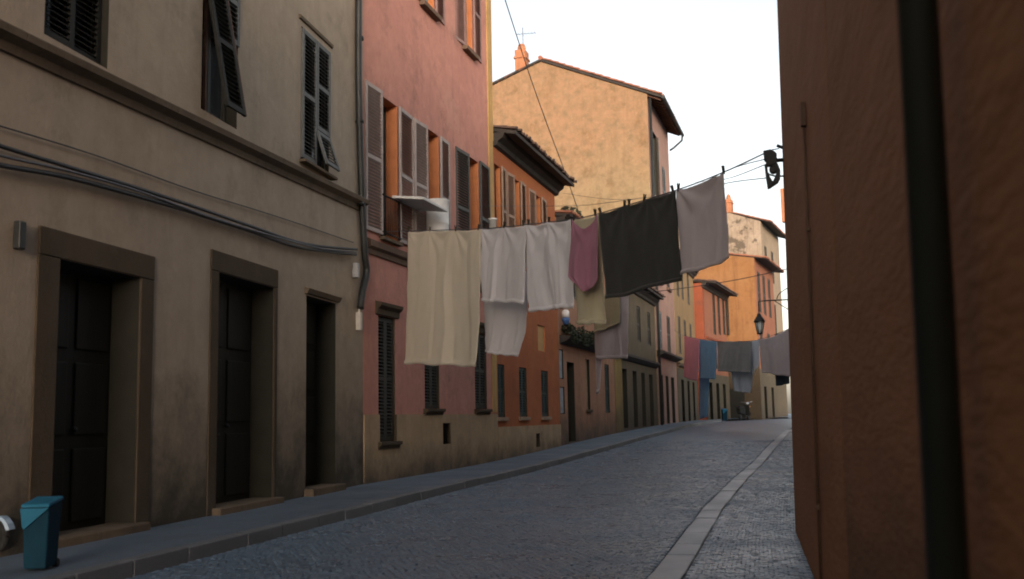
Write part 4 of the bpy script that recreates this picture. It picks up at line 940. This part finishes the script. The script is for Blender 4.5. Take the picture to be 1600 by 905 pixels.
# ------------------------------------------------------------------ washing lines
def cloth(name, rows, plane, mat, label, cat, off=0.0, folds=5, amp=.05, seed=0, sag=.02, npeg=3, bottom=.022, nu=44, nv=44, gather=0.0, hem=True):
    """a hanging cloth: rows of (left x, left y, right x, right y) down the photograph, laid in the upright plane of its rope,
    then folded, gathered at the pegs and given an uneven hem"""
    A_, B_ = Vector((plane[0].x, plane[0].y, 0)), Vector((plane[1].x, plane[1].y, 0)); nrm = (B_ - A_).cross(Vector((0, 0, 1))).normalized()
    if nrm.y > 0: nrm = -nrm          # towards the viewer
    A_, B_ = A_ - nrm * off, B_ - nrm * off
    L = [on_vplane(r[0], r[1], A_, B_) for r in rows]; Rr = [on_vplane(r[2], r[3], A_, B_) for r in rows]; nr = len(rows) - 1
    rr = random.Random(seed); ph = [rr.uniform(0, 6.28) for _ in range(6)]; lean = rr.uniform(-.12, .12); fr = [folds * rr.uniform(.8, 1.2), folds * rr.uniform(1.6, 2.2), folds * .45]
    V = []; c = (L[0] + Rr[0]) / 2
    H_ = (L[0] - L[-1]).length; Wd = (L[0] - Rr[0]).length
    for j in range(nv + 1):
        v = j / nv; t = v * nr; i = min(int(t), nr - 1); t -= i
        l = L[i].lerp(L[i+1], t); r_ = Rr[i].lerp(Rr[i+1], t)
        for k in range(nu + 1):
            u = k / nu; p = l.lerp(r_, u)
            grow = (.25 + .75 * v ** .8)
            w_ = u + .10 * v * sin(3.1 * u + ph[3]) + .05 * noise.noise((u * 3, v * 2.2, seed * 7.3))
            # long creases that come and go, sharp on the crest, over a slow belly
            w_ += .05 * noise.noise((u * 2.0, v * .8, seed * 2.7)) + lean * v
            def crease(ph_, f_, k_): return (1 - abs(sin(pi * f_ * w_ + ph_))) ** k_ - .25
            f1 = max(0, noise.noise((u * 2.3 + seed * 1.9, v * 1.1, 4.2)) + .35); f2 = max(0, noise.noise((u * 3.1 + seed, v * 1.6, 8.2)) + .2)
            d = amp * grow * (.75 * f1 * crease(ph[0], folds, 3) - .55 * f2 * crease(ph[1], folds * 1.7, 4) + .4 * sin(2*pi*fr[2]*w_ + ph[2]) + .25 * sin(2*pi*.5*folds*u + ph[4]) * v)
            d += amp * .10 * noise.noise((u * 14, v * 9, seed + .5)) + amp * .5 * noise.noise((u * 1.6 + seed, v * .9, 1.7)) * v
            pk = abs(sin(pi * u * (npeg - 1)))            # droop between pegs
            dz = -sag * pk * max(0, 1 - v * 2.2) ** 1.5
            # tension creases fanning out from the pegs
            for kp in range(npeg):
                du = u - kp / (npeg - 1); rad = hypot(du * Wd, v * H_) + .03
                d += gather * .5 * max(0, 1 - rad / .9) * sin(9 * atan2(du * Wd, v * H_ + .05) + kp) * min(1, rad / .15)
            dz += (bottom * (noise.noise((u * 3.5, seed * 3.1, .3)) + .35 * sin(2*pi*fr[0]*w_ + ph[0]))) * v ** 4
            e_l = noise.noise((v * 3.2, seed + 4.4, .9)) * .018 * v; p = p + (r_ - l).normalized() * (e_l if u < .5 else -e_l) * abs(u - .5) * 2
            if hem and v > .965: d += .008
            V.append(tuple(p + nrm * d + Vector((0, 0, dz)) - c))
    Fc = [(j*(nu+1)+k, j*(nu+1)+k+1, (j+1)*(nu+1)+k+1, (j+1)*(nu+1)+k) for j in range(nv) for k in range(nu)]
    me = bpy.data.meshes.new(name); me.from_pydata(V, [], Fc); me.materials.append(mat); me.polygons.foreach_set('use_smooth', [True] * len(Fc))
    o = bpy.data.objects.new(name, me); COL.objects.link(o); o.location = c
    sd = o.modifiers.new('thickness', 'SOLIDIFY'); sd.thickness = .006; sd.offset = 0
    if hem and nv >= 40:          # turned and stitched bottom hem
        h0 = nv - 2; HV = [tuple(Vector(V[j*(nu+1)+k]) + nrm * .004) for j in range(h0, nv + 1) for k in range(nu + 1)]
        HF = [(j*(nu+1)+k, j*(nu+1)+k+1, (j+1)*(nu+1)+k+1, (j+1)*(nu+1)+k) for j in range(nv - h0) for k in range(nu)]
        hm = bpy.data.meshes.new('hem'); hm.from_pydata(HV, [], HF); hm.materials.append(mat); hm.polygons.foreach_set('use_smooth', [True] * len(HF))
        ho = bpy.data.objects.new('hem', hm); COL.objects.link(ho); ho.parent = o
        sd = ho.modifiers.new('thickness', 'SOLIDIFY'); sd.thickness = .022; sd.offset = 0
    return tag(o, label, cat)
M['f_cream'] = fabric('cream_cotton', (.85, .77, .63), (.81, .73, .59)); M['f_white'] = fabric('white_towelling', (.87, .84, .85), (.83, .80, .81))
M['f_white2'] = fabric('white_cotton', (.88, .85, .86), (.84, .81, .82)); M['f_mauve'] = fabric('mauve_jersey', (.54, .25, .34), (.48, .22, .30)); M['f_yellow'] = fabric('pale_yellow_cotton', (.74, .67, .47), (.68, .61, .42))
M['f_black'] = fabric('black_green_wool', (.042, .042, .036), (.034, .034, .030), .02); M['f_grey'] = fabric('mauve_grey_linen', (.62, .55, .55), (.57, .505, .51), .2)
M['f_olive'] = fabric('olive_cotton', (.44, .40, .25), (.37, .34, .22)); M['f_lilac'] = fabric('grey_lilac_cotton', (.56, .53, .55), (.48, .455, .475))
M['f_pink'] = fabric('rose_pink_towelling', (.85, .36, .46), (.78, .32, .41)); M['f_blue'] = fabric('blue_towelling', (.22, .46, .72), (.18, .40, .64)); M['f_slate'] = fabric('slate_grey_blanket', (.25, .255, .26), (.21, .215, .22), .05)
M['f_pale'] = fabric('pale_blue_cotton', (.68, .76, .85), (.60, .68, .77)); M['f_teal'] = fabric('dark_teal_cotton', (.02, .05, .07))
P0 = pxpt(FB, 604, 362, .06); P1 = bc + zb2(300, 330)
V1 = (P0, P1)
line1 = [(604, 362), (636, 361), (752, 357.5), (822, 351), (890, 343), (935, 334), (1056, 297.5), (1131, 269), (1196, 239)]
wire('washing_line', [on_vplane(x, y, *V1) for x, y in line1], .008, M['wire'], 'washing line across the street carrying the cream sheet and black cloth', 'washing line')
cloth('cream_sheet', [(636, 362, 752, 358), (635.5, 430, 751.5, 430), (634.5, 500, 750, 505), (634, 569, 744, 574)], V1, M['f_cream'], 'long cream sheet, largest cloth at the left end of the line', 'sheet', folds=3, amp=.10, seed=1, npeg=4, nu=60, nv=70, gather=.03)
cloth('white_towel', [(752.5, 358, 823, 352), (752, 415, 823, 414), (753, 471, 822, 475)], V1, M['f_white'], 'white towel next to the cream sheet', 'towel', folds=3, amp=.065, seed=2, npeg=3, gather=.03)
cloth('white_sheet', [(823.5, 352, 893, 343), (825, 420, 896, 413), (827, 487, 899, 481)], V1, M['f_white2'], 'white sheet hanging between white towel and mauve shirt', 'sheet', folds=4, amp=.085, seed=3, npeg=3, gather=.04)
cloth('white_pillowcase', [(757, 425, 824, 424), (757, 480, 825, 478), (758, 522, 823, 518), (759, 551, 811, 556)], V1, M['f_white2'], 'small white cloth hanging lower behind the white towel', 'cloth', off=.45, folds=4, amp=.07, seed=4, npeg=3)
# mauve top: a sleeveless garment with straps, neckline and pointed hem
cloth('sleeveless_shirt', [(893.5, 343, 934, 335), (891, 372, 935, 368), (888, 400, 935.5, 398), (886.5, 432, 936, 437), (899, 446, 930, 448), (910, 455, 918, 455)], V1, M['f_mauve'], 'mauve sleeveless shirt pegged beside the black cloth', 'shirt', off=-.05, hem=False, folds=3, amp=.06, seed=5, sag=.16, npeg=2, bottom=.0, gather=.03)
cloth('yellow_shirt', [(894, 343, 938.5, 335), (896, 400, 941, 398), (899, 455, 944, 455), (902, 507, 948, 506)], V1, M['f_yellow'], 'pale yellow cloth hanging behind the mauve shirt', 'shirt', off=.14, folds=4, amp=.05, seed=6, npeg=2)
cloth('black_cloth', [(935.5, 334, 1056, 298), (938, 380, 1060, 345), (942, 425, 1064, 390), (947, 468, 1069, 438)], V1, M['f_black'], 'square black cloth, darkest of the washing', 'cloth', folds=1.6, amp=.035, seed=7, npeg=4, nu=50, nv=50, gather=.02)
cloth('grey_sheet', [(1057, 297.5, 1131, 270), (1060, 345, 1135, 318), (1064, 390, 1138, 362), (1067, 431, 1140, 406)], V1, M['f_grey'], 'mauve grey sheet at the raised right end of the line', 'sheet', folds=1.8, amp=.045, seed=8, npeg=2, sag=.03, gather=.06)
# second line further back
P2 = pxpt(FB, 838, 455, .06); P3 = Vector((.62, 19.5, P2.z - .9)); V2 = (P2, P3)
wire('washing_line', [P2.lerp(P3, t) + Vector((0, 0, -.5 * 4 * t * (1 - t) * .6)) for t in (0, .15, .3, .45, .6, .8, 1)], .008, M['wire'], 'second washing line, half hidden behind the black cloth', 'washing line')
def on_line(A_, B_, px, sagk):
    best = None
    for i in range(201):
        t = i / 200; p = A_.lerp(B_, t) + Vector((0, 0, -sagk * 4 * t * (1 - t))); d = R3.transposed() @ (p - CAMP); x = IW/2 + FPX * d.x / -d.z
        if best is None or abs(x - px) < best[0]: best = (abs(x - px), IH/2 - FPX * d.y / -d.z)
    return best[1]
y2 = lambda x: on_line(P2, P3, x, .3)
cloth('olive_cloth', [(929, y2(929), 968, y2(968)), (930, 480, 968, 478), (930, 521, 967, 506)], V2, M['f_olive'], 'olive cloth hanging just below the left corner of the black cloth', 'cloth', off=-.06, folds=3, amp=.05, seed=9, npeg=2)
cloth('lilac_sheet', [(930, y2(930), 982, y2(982)), (930, 500, 982, 498), (930, 562, 981, 560)], V2, M['f_lilac'], 'grey lilac sheet hanging behind the olive cloth', 'sheet', off=.04, folds=4, amp=.06, seed=10, npeg=3)
cloth('lilac_scarf', [(929, y2(929), 941, y2(941)), (929, 540, 941, 540), (931, 616, 938, 614)], V2, M['f_lilac'], 'narrow grey lilac scarf trailing below the lilac sheet', 'scarf', off=.12, folds=1.5, amp=.05, seed=11, npeg=2, nu=16)
# far line
P4 = pxpt(FB, 1052, 514, .06); P5 = Vector((.62, 38.5, at_y(1238, 512, 38.5).z)); V3 = (P4, P5)
far = [(1052, 515), (1068, 524), (1093, 530), (1120, 533.5), (1150, 534), (1176, 532.5), (1186, 530.5), (1210, 523), (1232, 514), (1240, 511)]
wire('washing_line', [on_vplane(x, y, *V3) for x, y in far], .01, M['wire'], 'far washing line with pink, blue and grey washing below the lantern', 'washing line')
cloth('pink_towel', [(1069, 524.5, 1093, 530), (1069, 560, 1092, 563), (1068, 589, 1090, 596)], V3, M['f_pink'], 'rose pink towel, leftmost on the far line', 'towel', folds=2, amp=.07, seed=12, npeg=2, nu=24, nv=30)
cloth('blue_towel', [(1093.5, 530, 1120, 533.5), (1094, 560, 1119, 562), (1094, 592, 1118, 593)], V3, M['f_blue'], 'blue towel beside the pink towel on the far line', 'towel', folds=2, amp=.07, seed=13, npeg=2, nu=24, nv=30)
cloth('blue_trousers', [(1092.5, 531, 1109, 532), (1092, 590, 1108, 590), (1093, 655, 1106, 652)], V3, M['f_blue'], 'long blue trousers hanging below the blue towel', 'trousers', off=.3, folds=2, amp=.09, seed=14, npeg=2, nu=20, nv=30)
cloth('slate_blanket', [(1120.5, 533.5, 1175.5, 532.5), (1121, 555, 1175, 556), (1122, 580, 1173, 583)], V3, M['f_slate'], 'slate grey blanket in the middle of the far line', 'blanket', folds=3, amp=.10, seed=15, npeg=4, nu=40, nv=30)
cloth('pale_blue_shirt', [(1143, 534, 1177, 533), (1143, 578, 1176, 575), (1145, 600, 1174, 600), (1148, 611, 1171, 614)], V3, M['f_pale'], 'pale blue shirt hanging below the slate blanket', 'shirt', off=.3, folds=3, amp=.10, seed=16, npeg=2, nu=30, nv=30)
cloth('pale_blue_cloth', [(1176.5, 532.5, 1186, 530.5), (1177, 560, 1186, 556), (1179, 586, 1185, 572)], V3, M['f_pale'], 'narrow pale blue cloth between slate blanket and mauve grey sheet', 'cloth', folds=1.5, amp=.05, seed=17, npeg=2, nu=16, nv=24)
cloth('mauve_grey_sheet', [(1186.5, 530.5, 1232, 514), (1188, 556, 1233, 550), (1191, 582, 1234, 589)], V3, M['f_grey'], 'mauve grey sheet at the right end of the far line', 'sheet', folds=3, amp=.10, seed=18, npeg=2, sag=.08, nu=34, nv=30)
cloth('teal_cloth', [(1211, 523, 1233, 514), (1211, 575, 1234, 572), (1213, 603, 1235, 600)], V3, M['f_teal'], 'dark teal cloth showing below the far mauve grey sheet', 'cloth', off=.3, folds=2, amp=.06, seed=19, npeg=2, nu=20, nv=24)
# pegs
mbp = MB()
for s_ in (-1, 1):
    mbp.hexa([(-.011, s_*.004 - .004, -.045), (.011, s_*.004 - .004, -.045), (.011, s_*.004 + .004, -.045), (-.011, s_*.004 + .004, -.045), (-.011, s_*.013 - .004, .055), (.011, s_*.013 - .004, .055), (.011, s_*.013 + .004, .055), (-.011, s_*.013 + .004, .055)])
mbp.tube([(-.014, 0, .012), (.014, 0, .012)], .011, 8)
pegm = mbp.mesh('clothes_peg', M['peg'])
pegs = [('the long cream sheet', [(638, 361), (672, 360.5), (712, 359), (748, 357.5)]), ('the white towel', [(756, 357), (788, 354), (818, 351.5)]), ('the white sheet beside the mauve shirt', [(826, 350.5), (858, 347), (888, 343)]), ('the mauve sleeveless shirt', [(897, 342), (930, 335)]),
        ('the black cloth', [(938, 333), (976, 322), (983, 320), (1007, 312.5), (1051, 299)]), ('the grey sheet at the raised end', [(1060, 296), (1130.5, 269)])]
for lb, ps in pegs:
    for ip, (x, y) in enumerate(ps):
        p = on_vplane(x, y, *V1); o = bpy.data.objects.new('clothes_peg', pegm); COL.objects.link(o); o.location = p + Vector((0, 0, .02)); o.rotation_euler = (random.gauss(0, .12), random.gauss(0, .12), atan2((P1-P0).y, (P1-P0).x) + random.gauss(0, .2)); o.scale = (1.0, 1.1, 1.0)
        tag(o, (['left', 'right'] if len(ps) == 2 else ['leftmost', 'second', 'third', 'fourth', 'rightmost'][:len(ps)-1] + ['rightmost'])[ip] + ' dark peg on the top edge of ' + lb, 'clothes peg', 'clothes pegs on the line')

# ------------------------------------------------------------------ overhead wires
wire('overhead_cable', [at_y(772, -50, 22), at_y(786, -10, 24), at_y(806, 52, 26), at_y(830, 125, 28), at_y(855, 195, 30), at_y(880, 262, 32), FB.pt(*[(lambda q: (q[0], .2, q[1]))(FB.px(905, 334, .2))][0])], .014, M['cable'], 'black overhead cable slanting down past the chimney and yellow gable', 'cable')
wire('overhead_wire', [pxpt(FB, 752, 322, .1), at_y(830, 322, 27), at_y(910, 321, 24), at_y(1007, 309, 20), at_y(1080, 300, 16), at_y(1137, 286, 13.5), bc + zb2(330, 640)], .006, M['wire'], 'thin wire crossing the yellow gable to the iron bracket', 'wire')
wire('overhead_wire', [pxpt(FB, 868, 300, .7), at_y(960, 312, 26), at_y(1060, 300, 19), at_y(1137, 266, 14), bc + zb2(290, 390)], .006, M['wire'], 'thin wire from the dark eave to the middle of the bracket', 'wire')
wire('overhead_wire', [at_y(1052, 285, 50), at_y(1100, 284, 28), at_y(1137, 279, 18), bc + zb2(300, 460)], .006, M['wire'], 'thin wire from the tall gable house to the bracket', 'wire')

# ------------------------------------------------------------------ blue bin, scooters
q = on_ground(63, 890, KERB_H); t_ = empty('blue_bin', (q.x, q.y, KERB_H + g(q.y) + .001), radians(20), 'blue plastic bin with lighter lid flap on the pavement, bottom left corner', 'bin')
kk = q.y / 1600 * 1.02; bw = 47 * kk; bh = 122 * kk
mb = MB(); mb.hexa([(-bw*.40, -.13, .02), (bw*.40, -.13, .02), (bw*.40, .13, .02), (-bw*.40, .13, .02), (-bw*.48, -.15, bh*.90), (bw*.48, -.15, bh*.90), (bw*.48, .15, bh*.96), (-bw*.48, .15, bh*.96)]); mb.build('body', M['blue_bin'], t_, .012)
mb = MB(); mb.hexa([(-bw*.52, -.17, bh*.90), (bw*.52, -.17, bh*.90), (bw*.52, .17, bh*.965), (-bw*.52, .17, bh*.965), (-bw*.50, -.16, bh*.95), (bw*.50, -.16, bh*.95), (bw*.50, .16, bh*1.02), (-bw*.50, .16, bh*1.02)]); mb.build('lid', M['blue_lid'], t_, .01)
mb = MB(); mb.hexa([(-bw*.44, -.165, bh*.62), (-bw*.36, -.165, bh*.60), (-bw*.36, -.150, bh*.60), (-bw*.44, -.150, bh*.62), (-bw*.50, -.178, bh*.89), (bw*.50, -.178, bh*.89), (bw*.50, -.160, bh*.89), (-bw*.50, -.160, bh*.89)]); mb.build('flap', M['blue_lid'], t_)
for s_ in (-1, 1): mb = MB(); mb.lathe([(.03, -.02), (.035, -.02), (.035, .02), (.03, .02)], 12, M=Matrix.Translation((s_*bw*.36, .12, .035)) @ Matrix.Rotation(pi/2, 4, 'Y')); mb.build('wheel', M['rubber'], t_)
def scooter(loc, rz, paint, label, s=1.0):
    t = empty('motor_scooter', loc, rz, label, 'scooter'); t.scale = (s, s, s); RY = Matrix.Rotation(pi/2, 4, 'X')
    for x in (.62, -.55):
        mb = MB(); n = 24
        ring = [Vector((x + .17*cos(2*pi*k/n), 0, .225 + .17*sin(2*pi*k/n))) for k in range(n+1)]; mb.tube(ring, .05, 8, caps=False); wl_ = mb.build('wheel', M['rubber'], t)
        mb = MB(); mb.lathe([(0, -.03), (.125, -.025), (.135, 0), (.125, .025), (0, .03)], 16, M=Matrix.Translation((x, 0, .225)) @ RY); mb.build('rim', M['pipe'], wl_)
    mb = MB(); N = 10
    for k in range(N):
        a0_, a1_ = radians(15 + k*15), radians(15 + (k+1)*15); P_ = []
        for an, in ((a0_,), (a1_,)):
            for yy, r_ in ((-.075, .225), (.075, .225), (.06, .255), (-.06, .255)): P_.append((.62 + r_*cos(an), yy, .235 + r_*sin(an)))
        mb.hexa(P_)
    mb.build('mudguard', paint, t)
    mb = MB(); mb.hexa([(.28, -.2, .26), (.36, -.18, .26), (.36, .18, .26), (.28, .2, .26), (.40, -.17, .86), (.50, -.12, .86), (.50, .12, .86), (.40, .17, .86)]); mb.build('leg_shield', paint, t, .04)
    mb = MB(); mb.hexa([(-.2, -.15, .2), (.34, -.15, .2), (.34, .15, .2), (-.2, .15, .2), (-.2, -.16, .27), (.34, -.16, .27), (.34, .16, .27), (-.2, .16, .27)]); mb.build('footboard', M['rubber'], t, .02)
    mb = MB(); mb.hexa([(-.85, -.10, .38), (-.16, -.16, .25), (-.16, .16, .25), (-.85, .10, .38), (-.88, -.10, .66), (-.14, -.15, .70), (-.14, .15, .70), (-.88, .10, .66)]); mb.build('body', paint, t, .05)
    mb = MB(); mb.hexa([(-.86, -.12, .67), (-.14, -.13, .71), (-.14, .13, .71), (-.86, .12, .67), (-.86, -.10, .78), (-.16, -.11, .76), (-.16, .11, .76), (-.86, .10, .78)]); mb.build('seat', M['rubber'], t, .03)
    mb = MB(); mb.tube([(.62, 0, .24), (.45, 0, .9), (.42, 0, .98)], .03, 10); mb.tube([(.36, -.34, 1.0), (.42, -.12, .99), (.42, .12, .99), (.36, .34, 1.0)], .02, 8); mb.build('handlebar', M['chrome'], t)
    mb = MB(); mb.lathe([(0, 0), (.085, .01), (.095, .05), (.07, .13), (0, .16)], 16, M=Matrix.Translation((.60, 0, .92)) @ Matrix.Rotation(-pi/2, 4, 'Y')); hd = mb.build('headlamp', M['chrome'], t)
    mb = MB(); mb.lathe([(0, 0), (.05, -.004), (.078, .012)], 16, M=Matrix.Translation((.605, 0, .92)) @ Matrix.Rotation(-pi/2, 4, 'Y')); mb.build('lens', M['lamp_glass'], hd)
    for s_ in (-1, 1):
        mb = MB(); mb.lathe([(0, 0), (.035, .01), (.04, .04), (0, .06)], 10, M=Matrix.Translation((.50, s_*.16, .74)) @ Matrix.Rotation(-pi/2, 4, 'Y')); mb.build('indicator', M['amber'], t)
    return t
q = on_ground(-28, 884, KERB_H)
scooter((q.x - .83, q.y + .38, KERB_H + g(q.y)), radians(10), M['scooter'], 'pale blue motor scooter front poking in beside the blue bin', .8)
p = at_y(1163, 650, 75.0); scooter((p.x, 75.0, g(75.0)), radians(72), M['shut_void'], 'dark parked scooter at the far bend below the pale blue shirt', 1.3)
p = at_y(1132, 650, 70.0); t2 = empty('waste_bin', (p.x, 70.0, g(70.0) + .001), radians(15), 'small dark blue waste bin at the far end beside the blue trousers', 'bin')
for ch_ in t_.children:
    c2_ = ch_.copy(); COL.objects.link(c2_); c2_.parent = t2
t2.scale = (1.6, 1.6, 1.5)
